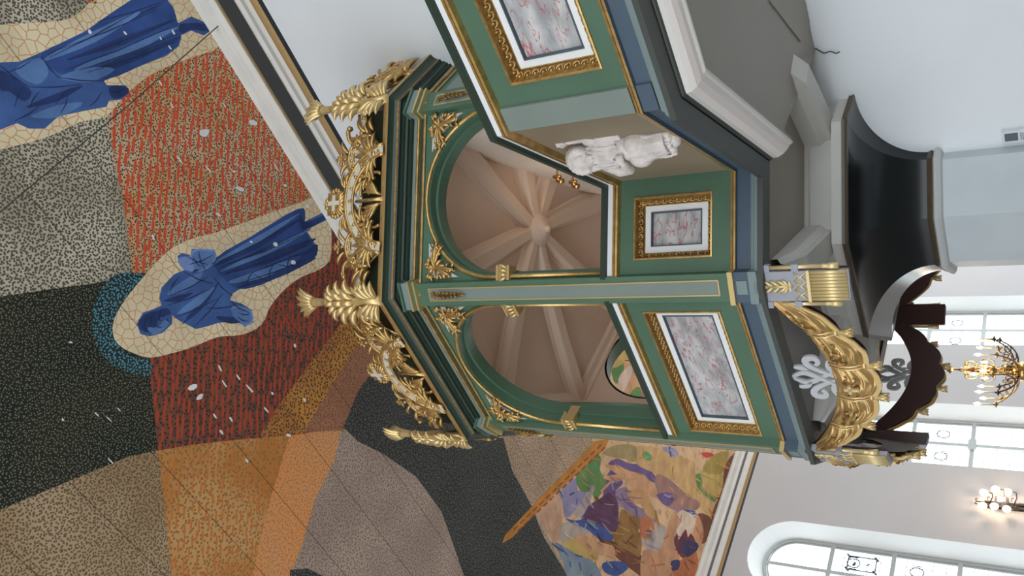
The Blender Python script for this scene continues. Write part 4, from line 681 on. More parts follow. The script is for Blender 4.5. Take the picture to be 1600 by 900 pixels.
 ('p_flake',14,0,[(2.578,6.492),(2.575,6.431),(2.597,6.404),(2.645,6.404),(2.674,6.477),(2.68,6.541),(2.631,6.534)]),
 ('p_flake',14,0,[(2.913,7.268),(2.897,7.22),(2.892,7.166),(2.922,7.124),(2.954,7.152),(2.969,7.205),(2.948,7.259)]),
 ('p_flake',14,0,[(2.232,6.961),(2.22,6.957),(2.218,6.928),(2.226,6.912),(2.235,6.918),(2.247,6.932),(2.242,6.958)]),
 ('p_flake',14,0,[(1.635,6.769),(1.628,6.75),(1.637,6.713),(1.653,6.687),(1.662,6.702),(1.664,6.727),(1.65,6.756)]),
 ('p_flake',14,0,[(1.215,5.878),(1.224,5.857),(1.255,5.839),(1.276,5.832),(1.282,5.839),(1.272,5.859),(1.24,5.872)]),
 ('p_flake',14,0,[(-0.536,6.509),(-0.539,6.453),(-0.521,6.419),(-0.485,6.443),(-0.463,6.496),(-0.465,6.548),(-0.499,6.554)]),
 ('p_flake',14,0,[(-0.644,6.625),(-0.658,6.578),(-0.649,6.546),(-0.614,6.56),(-0.582,6.604),(-0.584,6.643),(-0.611,6.639)]),
 ('p_flake',14,0,[(-0.314,6.898),(-0.304,6.876),(-0.266,6.847),(-0.238,6.84),(-0.23,6.851),(-0.258,6.875),(-0.292,6.899)]),
 ('p_flake',14,0,[(-0.514,6.984),(-0.498,6.958),(-0.467,6.932),(-0.428,6.904),(-0.418,6.915),(-0.457,6.951),(-0.495,6.984)]),
 ('p_flake',14,0,[(-0.426,7.186),(-0.415,7.164),(-0.391,7.14),(-0.358,7.12),(-0.35,7.131),(-0.381,7.161),(-0.41,7.188)]),
 ('p_flake',14,0,[(-0.583,7.391),(-0.586,7.377),(-0.539,7.324),(-0.489,7.277),(-0.478,7.286),(-0.522,7.344),(-0.576,7.404)]),
 ('p_flake',14,0,[(-0.861,7.666),(-0.845,7.638),(-0.812,7.596),(-0.785,7.582),(-0.775,7.587),(-0.798,7.622),(-0.843,7.665)]),
 ('p_flake',14,0,[(-0.628,7.731),(-0.624,7.716),(-0.611,7.694),(-0.593,7.694),(-0.58,7.701),(-0.595,7.726),(-0.617,7.737)]),
 ('p_flake',14,0,[(-0.894,6.853),(-0.888,6.835),(-0.861,6.809),(-0.835,6.798),(-0.83,6.81),(-0.849,6.834),(-0.882,6.859)]),
 ('p_flake',14,0,[(-0.951,7.099),(-0.941,7.078),(-0.912,7.049),(-0.888,7.042),(-0.882,7.051),(-0.896,7.077),(-0.932,7.098)]),
 ('p_flake',14,0,[(-1.103,6.964),(-1.087,6.938),(-1.065,6.913),(-1.035,6.9),(-1.039,6.92),(-1.049,6.944),(-1.084,6.967)]),
 ('p_flake',14,0,[(-1.482,7.367),(-1.483,7.353),(-1.457,7.33),(-1.43,7.318),(-1.43,7.333),(-1.444,7.356),(-1.474,7.376)]),
 ('p_flake',14,0,[(-0.732,8.284),(-0.726,8.268),(-0.707,8.251),(-0.682,8.257),(-0.689,8.281),(-0.703,8.299),(-0.727,8.303)]),
 ('p_flake',14,0,[(0.006,8.077),(0.012,8.057),(0.035,8.043),(0.057,8.046),(0.065,8.064),(0.045,8.083),(0.02,8.09)]),
 ('p_flake',14,0,[(-1.198,8.06),(-1.195,8.027),(-1.189,7.996),(-1.164,7.977),(-1.153,7.998),(-1.157,8.026),(-1.174,8.059)]),
 ('p_flake',14,0,[(-0.867,5.481),(-0.857,5.463),(-0.83,5.432),(-0.797,5.403),(-0.804,5.419),(-0.821,5.442),(-0.852,5.472)]),
 ('p_flake',14,0,[(-0.803,5.327),(-0.791,5.307),(-0.769,5.28),(-0.752,5.271),(-0.746,5.273),(-0.759,5.293),(-0.787,5.32)]),
 ('p_flake',14,0,[(-0.756,5.573),(-0.748,5.56),(-0.731,5.544),(-0.712,5.53),(-0.713,5.539),(-0.721,5.554),(-0.746,5.574)]),
 ('p_flake',14,0,[(-0.828,4.943),(-0.828,4.933),(-0.819,4.917),(-0.803,4.911),(-0.795,4.917),(-0.805,4.933),(-0.818,4.942)]),
 ('p_flake',14,0,[(-1.329,5.525),(-1.326,5.513),(-1.289,5.476),(-1.262,5.453),(-1.256,5.456),(-1.28,5.485),(-1.314,5.517)]),
 ('p_flake',14,0,[(-0.001,4.982),(-0.004,4.968),(-0.002,4.956),(0.005,4.94),(0.016,4.943),(0.019,4.959),(0.01,4.973)]),
 ('p_flake',14,0,[(2.177,6.201),(2.189,6.175),(2.224,6.135),(2.256,6.103),(2.264,6.108),(2.238,6.146),(2.205,6.181)]),
 ('p_flake',14,0,[(2.821,6.031),(2.828,6.017),(2.856,5.996),(2.877,5.986),(2.891,5.986),(2.866,6.009),(2.832,6.034)]),
 ('p_flake',14,0,[(2.155,6.591),(2.149,6.584),(2.186,6.538),(2.221,6.504),(2.228,6.512),(2.201,6.554),(2.164,6.592)]),
 ('p_flake',14,0,[(3.019,6.766),(3.015,6.757),(3.041,6.732),(3.062,6.718),(3.072,6.72),(3.054,6.746),(3.029,6.768)]),
 ('p_flake',14,0,[(2.363,7.664),(2.387,7.627),(2.431,7.581),(2.464,7.556),(2.485,7.549),(2.444,7.597),(2.396,7.645)]),
 ('p_flake',14,0,[(2.178,7.796),(2.18,7.779),(2.191,7.759),(2.212,7.75),(2.215,7.768),(2.213,7.789),(2.191,7.807)]),
 ('p_flake',14,0,[(3.055,5.864),(3.056,5.846),(3.077,5.83),(3.097,5.816),(3.108,5.824),(3.091,5.845),(3.075,5.859)]),
 ('p_flake',14,0,[(3.397,4.978),(3.385,4.96),(3.397,4.941),(3.418,4.936),(3.439,4.948),(3.429,4.969),(3.415,4.98)]),
 ('p_flake',14,0,[(3.521,5.957),(3.521,5.944),(3.534,5.929),(3.556,5.912),(3.565,5.924),(3.549,5.945),(3.532,5.962)]),
 ('p_flake',14,0,[(1.366,7.695),(1.349,7.669),(1.353,7.634),(1.376,7.611),(1.403,7.628),(1.407,7.666),(1.39,7.691)]),
 ('p_flake',14,0,[(1.148,8.012),(1.139,7.977),(1.145,7.94),(1.178,7.931),(1.2,7.965),(1.194,7.999),(1.175,8.019)]),
 ('p_flake',14,0,[(1.359,7.282),(1.35,7.27),(1.351,7.246),(1.363,7.235),(1.376,7.235),(1.378,7.258),(1.37,7.278)]),
 ('p_flake',14,0,[(3.517,5.39),(3.513,5.376),(3.522,5.353),(3.539,5.344),(3.55,5.348),(3.544,5.37),(3.53,5.386)]),
 ('p_flake',14,0,[(3.597,5.824),(3.596,5.813),(3.61,5.801),(3.623,5.793),(3.629,5.799),(3.625,5.813),(3.607,5.827)]),
 ('p_flake',14,0,[(3.716,5.992),(3.713,5.977),(3.741,5.953),(3.763,5.95),(3.774,5.957),(3.756,5.976),(3.731,5.998)]),
 ('p_flake',14,0,[(1.977,8.229),(1.955,8.21),(1.954,8.173),(1.971,8.152),(1.994,8.158),(2.004,8.19),(1.993,8.213)]),
]
# ---------------------------------------------------------------- the setting
def setting():
    # floor
    mb=MB(); mb.poly([ab(-14,-14,FLOOR),ab(32,-14,FLOOR),ab(32,22,FLOOR),ab(-14,22,FLOOR)]); struct(mb.build('floor','floor_stone'))
    # right wall (behind the gallery) with the gap taken up by the box, ends at the corner column
    def slab(name,pts,n,t,m):
        mb=MB(); k=len(pts); P=[Vector(p) for p in pts]; Q=[p+Vector(n)*t for p in P]
        mb.add(P+Q,[tuple(range(k)),tuple(range(k,2*k))[::-1]]+[(i,(i+1)%k,(i+1)%k+k,i+k) for i in range(k)]); return struct(mb.build(name,m))
    bz=[(-14,FLOOR),(5.58,FLOOR),(5.58,2.3),(4.25,2.3),(4.25,6.33),(5.58,6.33),(5.58,CEIL),(-14,CEIL)]
    slab('wall_right',[ab(WALL_A,b,z) for b,z in bz],A,0.3,'wall_white')
    az=[(8.02,FLOOR),(15,FLOOR),(15,CEIL),(8.02,CEIL),(8.02,6.33),(10.75,6.33),(10.75,2.3),(8.02,2.3)]
    slab('wall_back',[ab(a,5.58,z) for a,z in az],-B,0.3,'wall_white')
    # unseen upper wall strips behind and beside the camera, added to hold daylight low
    slab('shade_wall_front',[ab(-14,-14,5.2),ab(32,-14,5.2),ab(32,-14,CEIL),ab(-14,-14,CEIL)],-B,0.3,'wall_white')
    slab('shade_wall_side',[ab(-14,-14,5.2),ab(-14,20,5.2),ab(-14,20,CEIL),ab(-14,-14,CEIL)],-A,0.3,'wall_white')
    # left wall with three round headed window niches
    cs=[12.75,17.3,21.9]; ro,ri,zs,zi,z0,dep=1.10,0.85,6.85,6.78,0.3,0.5
    fr=Frame(ab(0,WALL_B),A,-B)
    mb=MB(); N=20; a_lo,a_hi=-14,32
    edges=[a_lo]+[e for c in cs for e in (c-ro,c+ro)]+[a_hi]
    for i in range(0,len(edges),2):
        mb.poly([fr(edges[i],FLOOR),fr(edges[i+1],FLOOR),fr(edges[i+1],CEIL),fr(edges[i],CEIL)])
    for c in cs:
        mb.poly([fr(c-ro,FLOOR),fr(c+ro,FLOOR),fr(c+ro,z0),fr(c-ro,z0)])
        oa=arc(c,zs,ro,180,0,N)
        for (s0,q0),(s1,q1) in zip(oa,oa[1:]): mb.poly([fr(s0,q0),fr(s1,q1),fr(s1,CEIL),fr(s0,CEIL)])
        ou=[(c-ro,z0)]+oa+[(c+ro,z0)]; iu=[(c-ri,z0+.25)]+arc(c,zi,ri,180,0,N)+[(c+ri,z0+.25)]
        n=len(ou); mb.add([fr(s,q) for s,q in ou]+[fr(s,q,-dep) for s,q in iu],[(i,(i+1)%n,(i+1)%n+n,i+n) for i in range(n)],1)
    struct(mb.build('wall_left',['wall_white_dim','reveal_white']))
    for k,c in enumerate(cs):
        w=thing('window_%d'%(k+1),['tall round-headed leaded window nearest, at the lower left corner','tall leaded window in the middle of the far wall','narrow looking leaded window farthest along the far wall'][k],'window',fr(c,z0,-dep)); w['kind']='structure'
        # frame: outer arch, mullion, transoms
        mb=MB(); d=-dep+0.03
        ring=[(c-ri+.03,z0+.25)]+arc(c,zi,ri-.03,180,0,24)+[(c+ri-.03,z0+.25)]
        mb.tube([fr(s,q,d) for s,q in ring],0.05,6,cap=False)
        ring2=[(c-ri+.11,z0+.25)]+arc(c,zi,ri-.11,180,0,24)+[(c+ri-.11,z0+.25)]
        mb.tube([fr(s,q,d) for s,q in ring2],0.028,6,cap=False)
        mb.box(fr(c,(z0+zi+ri)/2,d),fr.ex*.05,fr.n*.04,UP*((zi+ri-z0)/2-.05))
        for zt in (1.45,2.95,4.45,5.95): mb.box(fr(c,zt,d),fr.ex*(ri-.05),fr.n*.045,UP*.055)
        if k==1: mb.box(fr(c,2.95,d+.06),fr.ex*.16,fr.n*.04,UP*.10)
        put(mb.build('frame','frame_paint'),w)
        # lead lattice with an oval motif in each light
        mb=MB(); d2=-dep+0.0
        def line(p,q,r=0.009): mb.tube([fr(p[0],p[1],d2),fr(q[0],q[1],d2)],r,4)
        for sgn in (-1,1):
            sa,sb=(c-ri+.1,c-.05) if sgn<0 else (c+.05,c+ri-.1)
            for zb in (1.45,2.95,4.45):
                for j in range(1,5):
                    zz=zb+1.5*j/5; line((sa,zz),(sb,zz))
                for j in range(1,3):
                    ss=sa+(sb-sa)*j/3; line((ss,zb+.05),(ss,zb+1.45))
                if zb>1.5 and zb<4.4 or k==0:
                    cc=((sa+sb)/2,zb+(0.75 if k else 0.95))
                    el=[(cc[0]+.13*math.cos(t*PI/8),cc[1]+.16*math.sin(t*PI/8)) for t in range(17)]
                    for p,q in zip(el,el[1:]): line(p,q,.016)
                    for p in ((cc[0]-.17,cc[1]),(cc[0]+.17,cc[1])): line((p[0],p[1]-.1),(p[0],p[1]+.1),.014)
            if k==0:
                zc=5.2; sm=(sa+sb)/2
                o=[(sm-.2,zc-.34),(sm+.2,zc-.34),(sm+.2,zc+.34),(sm-.2,zc+.34),(sm-.2,zc-.34)]
                for p,q in zip(o,o[1:]): line(p,q,.02)
                for p in o[:4]: line((p[0]-.05,p[1]-.05),(p[0]+.05,p[1]+.05),.03)
                line((sm-.08,zc+.2),(sm+.02,zc+.16),.035); line((sm+.03,zc-.2),(sm-.02,zc-.1),.02)
        put(mb.build('leading','lead'),w)
        mb=MB(); pts=[(c-ri,z0+.25)]+arc(c,zi,ri,180,0,24)+[(c+ri,z0+.25)]
        mb.poly([fr(s,q,-dep-.02) for s,q in pts]); mb.poly([fr(s,q,-dep-.035) for s,q in pts])
        put(mb.build('pane','pane'),w)
    # cornices
    mb=MB()
    prof=[(0.0,CEIL),(.37,CEIL-.001),(.345,9.07),(.335,9.03),(.30,9.0),(.285,8.92),(.255,8.875),(.25,8.86),(.235,8.86),(.235,8.845),(.215,8.84),(.15,8.655),(.13,8.655),(.115,8.60),(.10,8.555),(.085,8.545),(.075,8.50),(.085,8.485),(.09,8.455),(.08,8.42),(.055,8.395),(.035,8.385),(.0,8.375)]
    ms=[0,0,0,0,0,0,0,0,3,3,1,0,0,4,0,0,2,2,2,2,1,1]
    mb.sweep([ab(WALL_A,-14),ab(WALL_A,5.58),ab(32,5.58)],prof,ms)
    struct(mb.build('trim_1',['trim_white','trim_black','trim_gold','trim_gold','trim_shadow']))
    mb=MB()
    prof=[(0.0,CEIL),(.14,CEIL-.001),(.15,9.05),(.11,9.0),(.12,8.88),(.10,8.84),(.10,8.80),(.075,8.80),(.075,8.74),(.07,8.70),(.065,8.66),(.055,8.62),(.055,8.57),(.065,8.55),(.065,8.50),(.045,8.485),(.02,8.45),(0,8.44)]
    ms=[0,0,0,0,0,0,1,1,0,0,0,0,2,2,2,3,3]
    mb.sweep([ab(32,WALL_B),ab(-14,WALL_B)],prof,ms)
    struct(mb.build('trim_2',['trim_white','trim_violet','trim_gold','trim_black']))

def ceiling():
    k=0.62
    def lin(r,g,b): 
        f=lambda c:((c/255+.055)/1.055)**2.4 if c>10 else c/3294
        return tuple(min(.9,f(c)*CEIL_GAIN) for c in (r,g,b))
    dotted('p_base',lin(120,108,92),lin(60,55,45),18,.25)
    dotted('p_grey',lin(140,133,118),lin(60,56,48),33,.44,tint=lin(114,106,92))
    dotted('p_red',lin(142,120,98),lin(48,38,32),30,.34,dash=lin(146,58,36),dash_s=(5.5,11),dash_r=.44,tint=lin(140,104,70))
    dotted('p_dark',lin(29,28,22),lin(88,86,72),34,.27,tint=lin(21,24,20))
    dotted('p_darkred',lin(84,52,40),lin(40,32,28),20,.34,dash=lin(116,48,32),dash_s=(5.5,11),dash_r=.46,tint=lin(70,44,36))
    dotted('p_yellow',lin(138,98,42),lin(54,42,26),20,.34,dash=lin(112,56,30),dash_s=(5,11),dash_r=.2,tint=lin(112,72,38))
    dotted('p_salmon',lin(112,76,56),lin(76,50,38),24,.3,dash=lin(98,60,44),dash_s=(6,14),dash_r=.3)
    dotted('p_disc',lin(122,104,82),lin(70,58,44),32,.40,tint=lin(108,88,64))
    dotted('p_discorange',lin(136,104,66),lin(104,70,40),19,.34,dash=lin(134,78,38),dash_s=(5,11),dash_r=.30,tint=lin(124,82,38))
    dotted('p_discsalmon',lin(146,102,66),lin(120,80,50),24,.3,tint=lin(152,98,54))
    dotted('p_discpink',lin(120,104,94),lin(82,68,60),26,.34)
    dotted('p_ring',lin(40,40,39),lin(78,76,68),24,.26)
    dotted('p_tan',lin(128,108,90),lin(78,62,50),26,.34)
    dotted('p_scene',lin(150,120,92),lin(128,98,74),3,.25)
    dotted('p_halo',lin(178,152,126),lin(146,96,66),10,.09,edge=True)
    dotted('p_aura',lin(30,36,36),lin(62,104,116),32,.36)
    for nme,c in dict(p_bar=(126,82,36),p_bardark=(94,50,24),p_flake=(190,180,166),b_mid=(50,74,122),b_dark=(33,48,88),b_light=(70,98,144),b_line=(30,38,70),b_deep=(40,62,112),b_pale=(92,112,158),
        q_pinktan=(170,140,116),q_lav=(126,122,150),q_green=(86,118,66),q_purple=(92,74,112),q_darkpurple=(80,52,72),q_yel=(168,138,92),q_olive=(136,122,82),q_emerald=(52,132,92),
        q_brightyel=(166,144,84),q_oliveyel=(142,124,66),q_redspot=(158,62,54),q_brown=(102,66,48),q_mauve=(136,104,92),q_flesh=(172,134,98),q_violet=(122,104,122),q_yelflesh=(164,130,84),
        q_olivebrown=(126,94,52),q_orange=(154,96,62),q_blue=(58,76,126),q_greycloth=(150,142,132),q_lblue=(108,124,134),q_darkbrown=(96,60,46),q_flesh2=(162,124,92),q_pale=(178,162,144),q_wine=(88,46,52),q_navy=(52,50,82)).items():
        if nme[0]=='q': c=tuple(a_*x for a_,x in zip((.78,.74,.74),c))
        if nme[0]=='b': c=tuple(a_*x for a_,x in zip((.88,.86,.84),c))
        mat(nme,lin(*c),0.85,noise=.28 if nme[0]=='b' else .2,nscale=2.6,spec=.2)
    names=['p_base']+sorted({p[0] for p in PAINT})
    mb=MB()
    mb.poly([ab(-14,-14,CEIL),ab(32,-14,CEIL),ab(32,20.1,CEIL),ab(-14,20.1,CEIL)],0)
    def smooth(P):
        n=len(P); out=[]
        for i in range(n):
            a,b,c,d=[Vector(P[(i+j-1)%n]) for j in range(4)]
            for t in (0,.33,.67): out.append(.5*((2*b)+(c-a)*t+(2*a-5*b+4*c-d)*t*t+(3*b-a-3*c+d)*t**3))
        return out
    def clip(P,nv,d):
        out=[]; n=len(P)
        for i in range(n):
            p,q=Vector(P[i]),Vector(P[(i+1)%n]); a,b=p.dot(nv)-d,q.dot(nv)-d
            if a<=0: out.append(p)
            if (a<0)!=(b<0): out.append(p+(q-p)*(a/(a-b)))
        return out
    for rank,(m,lay,sm,P) in enumerate(sorted(PAINT,key=lambda o:o[1])):
        P=[Vector(p) for p in P]
        if sm: P=smooth(P)
        P=clip(P,Vector((B.x,B.y)),19.9)
        if len(P)<3: continue
        ar=sum(P[i].x*P[(i+1)%len(P)].y-P[(i+1)%len(P)].x*P[i].y for i in range(len(P)))
        if ar>0: P=P[::-1]
        mb.poly([(p.x,p.y,CEIL-.002-.00002*rank) for p in P],names.index(m))
    struct(mb.build('ceiling',names))
CEIL_GAIN = 2.45
# ---------------------------------------------------------------- ornament helpers working in a face frame
def leaf(mb,fr,s,z,ang,ln,wd,curl=0.0,d=0.0,lift=0.03,mi=0,n=6):
    """a tapered, curling acanthus lobe"""
    pts=[];rad=[];x,y,a=s,z,math.radians(ang)
    for i in range(n+1):
        t=i/n; pts.append(fr(x,y,d+lift*math.sin(PI*t*.85))); rad.append(max(.004,wd*math.sin(PI*(0.12+0.88*t))**.8*(1.0 if t<.99 else .3)))
        x+=math.cos(a)*ln/n; y+=math.sin(a)*ln/n; a+=math.radians(curl)/n
    mb.tube(pts,rad,6,mi,flat=fr.n)
def scroll(mb,fr,s,z,ang,ln,turns,w0,w1,d=0.0,mi=0,n=16,ball=True):
    """a line that winds itself into a volute"""
    pts=[];rad=[];x,y,a=s,z,math.radians(ang)
    for i in range(n+1):
        t=i/n; pts.append(fr(x,y,d)); rad.append(w0+(w1-w0)*t)
        st=ln/n*(1-.75*t); x+=math.cos(a)*st; y+=math.sin(a)*st; a+=turns*2*PI/n*(.35+1.3*t)
    mb.tube(pts,rad,6,mi)
    if ball: mb.ell(pts[-1],fr.ex*w0*1.3,UP*w0*1.3,fr.n*w0*1.3,mi,8,5)
def rosette(mb,fr,s,z,r,n,d=0.02,mi=0,ph=0.0):
    for k in range(n):
        a=2*PI*k/n+ph; u=Vector((math.cos(a),math.sin(a)))
        mb.ell(fr(s+u.x*r*.6,z+u.y*r*.6,d),fr.v(u.x*r*.42,u.y*r*.42),fr.v(-u.y*r*.25,u.x*r*.25),fr.n*r*.2,mi,8,5)
    mb.ell(fr(s,z,d+r*.1),fr.ex*r*.3,UP*r*.3,fr.n*r*.22,mi,8,5)
def palmette(mb,fr,s,z,r,d=0.02,mi=0,n=9,a0=15,a1=165):
    for k in range(n):
        t=k/(n-1); a=a0+(a1-a0)*t; q=abs(t-.5)*2
        leaf(mb,fr,s,z,a,r*(1-.2*q*q),r*.105,curl=-55*(t-.5)*2*(-1),d=d,lift=.02,mi=mi)
    mb.ell(fr(s,z,d+.02),fr.ex*r*.13,UP*r*.13,fr.n*r*.12,mi,8,5)
def band_arch(mb,fr,cx,cz,rx,rz,wd,a0,a1,d,n=22,clip=None):
    """flat pale band between two gold rolls, with gold bosses"""
    def P(f,a): return (cx+(rx+f)*math.cos(math.radians(a)),cz+(rz+f)*math.sin(math.radians(a)))
    A_=[a0+(a1-a0)*i/n for i in range(n+1)]
    for f,r in ((0,.022),(-wd,.017)): mb.tube([fr(*P(f,a),d) for a in A_],r,6,0)
    vs=[fr(*P(f,a),d+.006) for a in A_ for f in (-.012,-wd+.01)]
    mb.add(vs,[(2*i,2*i+1,2*i+3,2*i+2) for i in range(n)],1)
    vs=[fr(*P(f,a),d-.012) for a in A_ for f in (-.012,-wd+.01)]
    mb.add(vs,[(2*i,2*i+1,2*i+3,2*i+2) for i in range(n)],0)
    for i in range(1,n,2):
        s,z=P(-wd*.75,A_[i]); mb.ell(fr(s,z,d+.01),fr.ex*.022,UP*.022,fr.n*.016,0,6,4)
        s,z=P(-wd*.45,A_[i]); mb.ell(fr(s,z,d+.008),fr.ex*.011,UP*.011,fr.n*.012,0,6,4)
def cresting(parent,fr,W,z0,tags=True,s_max=None):
    mb=MB(); c=W/2
    mb.box(fr(c,z0+.02,0),fr.ex*c,fr.n*.03,UP*.02)
    band_arch(mb,fr,c,z0-.06,.27*W,.60,.105,6,174,.06)
    for sg,cx in ((1,0.0),(-1,W)):
        if sg>0: band_arch(mb,fr,cx,z0-.06,.29*W,.52,.09,6,80,-.02,12)
        else: band_arch(mb,fr,cx,z0-.06,.29*W,.52,.09,100,174,-.02,12)
    # inside the main arch: stem and two acanthus sprays
    mb.tube([fr(c,z0,.02),fr(c,z0+.42,.02)],[.03,.018],6)
    for sg in (-1,1):
        for k,(a,l) in enumerate(((72,.26),(56,.27),(40,.26),(24,.22))):
            leaf(mb,fr,c+sg*.05,z0+.04+.012*k,90-sg*(90-a),l,.024,curl=sg*25,d=.03)
        scroll(mb,fr,c+sg*.05,z0+.33,90-sg*70,.42,-sg*.75,.022,.012,d=.03)
        scroll(mb,fr,c+sg*.28,z0+.06,90-sg*30,.30,sg*.7,.02,.011,d=.02)
    for sg in (-1,1):
        x=c+sg*.225*W
        palmette(mb,fr,x,z0+.14,.33,d=.03,n=9,a0=25,a1=155)
        for a in (150,172,30,8):
            leaf(mb,fr,x,z0+.12,a,.15,.02,curl=(25 if a>90 else -25),d=.03)
        # little upper arch with its pale band, flower on top
        band_arch(mb,fr,x,z0+.30,.22,.24,.06,28,152,.03,12)
        rosette(mb,fr,x,z0+.66,.085,4,.03,ph=0)
        rosette(mb,fr,x,z0+.66,.055,4,.05,ph=PI/4)
        for q in (-1,1):
            leaf(mb,fr,x+q*.06,z0+.55,90-q*35,.18,.024,curl=-q*50,d=.02)
            leaf(mb,fr,x+q*.15,z0+.50,90-q*55,.20,.024,curl=-q*60,d=.02)
            scroll(mb,fr,x+q*.22,z0+.40,90+q*10,.46,-q*.62,.028,.014,d=.02)
            leaf(mb,fr,x+q*.22,z0+.20,90-q*8,.26,.028,curl=q*35,d=.01)
            leaf(mb,fr,x+q*.27,z0+.30,90-q*28,.22,.024,curl=-q*60,d=.01)
            for k2 in range(5): leaf(mb,fr,x+q*(.10+.045*k2),z0+.40-.05*k2,90-q*(20+9*k2),.17,.026,curl=-q*55,d=.0)
            leaf(mb,fr,x+q*.05,z0+.30,90-q*10,.22,.03,curl=q*20,d=-.01,mi=1)
            leaf(mb,fr,x+q*.12,z0+.26,90-q*30,.22,.03,curl=-q*20,d=-.01,mi=1)
            for j in range(4): mb.ell(fr(x+q*(.13+.03*j),z0+.46-.05*j,.05),fr.ex*.018,UP*.018,fr.n*.016,0,6,4)
    # S scrolls climbing to the middle rosette
    for sg in (-1,1):
        pts=[];rad=[]
        for i in range(13):
            t=i/12; a=PI*t
            pts.append(fr(c+sg*(.10+.26*math.sin(a*.9)*(1-.2*t)),z0+.56-.32*t+.10*math.sin(a*2),.03)); rad.append(.016+.020*math.sin(a))
        mb.tube(pts,rad,6)
        leaf(mb,fr,c+sg*.30,z0+.36,90-sg*25,.2,.024,curl=sg*60,d=.03)
        leaf(mb,fr,c+sg*.16,z0+.58,90-sg*60,.16,.022,curl=-sg*60,d=.03)
    mb.tube([fr(c,z0+.52,.03),fr(c,z0+.70,.03)],.022,6)
    o=mb.build('cresting',['gold','lace_white']); put(o,parent)
    mb=MB()
    for k in range(4):
        for q in (-13,0,13): leaf(mb,fr,c,z0+.72,k*90+45+q,.185-.02*abs(q)/13,.040,d=.02,lift=.012)
        leaf(mb,fr,c,z0+.72,k*90-14,.15,.036,d=.02,lift=.01); leaf(mb,fr,c,z0+.72,k*90+14,.15,.036,d=.02,lift=.01)
    for k in range(4):
        u=Vector((math.cos(k*PI/2),math.sin(k*PI/2)))
        for j in (-1,0,1): mb.ell(fr(c+u.x*(.15-.012*abs(j))-u.y*.042*j,z0+.72+u.y*(.15-.012*abs(j))+u.x*.042*j,.03),fr.ex*.03,UP*.03,fr.n*.025,0,8,5)
    mb.ell(fr(c,z0+.72,.012),fr.ex*.15,UP*.15,fr.n*.022,0,18,6)
    mb.box(fr(c,z0+.72,.055),fr.ex*.088,fr.n*.014,UP*.024,1); mb.box(fr(c,z0+.72,.056),UP*.088,fr.n*.014,fr.ex*.024,1)
    r=mb.build('cross_rosette',['gold','lace_white']); put(r,o)
    return o
def finial(parent,p,out,z0):
    fr=Frame(p,Vector((-out.y,out.x,0)),out); mb=MB()
    mb.tube([fr(0,z0,0),fr(0,z0+.25,.0),fr(0,z0+.45,.015),fr(0,z0+.62,.02),fr(0,z0+.9,.02)],[.06,.05,.075,.05,.035],10)
    for sg in (-1,1):
        # spreading foot sprays with a volute
        for k,(a,l,zz) in enumerate(((18,.20,.04),(36,.22,.07),(54,.24,.11),(70,.26,.15))):
            leaf(mb,fr,sg*.04,z0+zz,90-sg*(90-a),l,.036,curl=-sg*35,d=.04)
        scroll(mb,fr,sg*.05,z0+.28,90-sg*70,.36,-sg*.7,.028,.014,d=.05)
    # two collars of acanthus that turn over at the tips
    for zz,l,w,spread in ((.36,.20,.042,.06),(.50,.19,.040,.055),(.64,.16,.034,.045)):
        for q in (-2,-1,0,1,2):
            leaf(mb,fr,q*spread*.8,z0+zz,90-q*20,l,w,curl=-q*42,d=.05-.012*abs(q),lift=.05)
    # flared cup at the tip
    mb.lathe(fr(0,z0+.78,.02),[(.03,0),(.055,.03),(.03,.06),(.042,.12),(.05,.22),(.07,.32),(.095,.38),(.085,.37),(.05,.32),(.0,.31)],12)
    for k in range(7):
        a=PI*(k/6); 
        leaf(mb,fr,.05*math.cos(a),z0+1.0,90-16*math.cos(a),.24,.030,curl=-45*math.cos(a),d=.02+.055*math.sin(a),lift=.02)
    put(mb.build('corner_finial','gold_light'),parent)

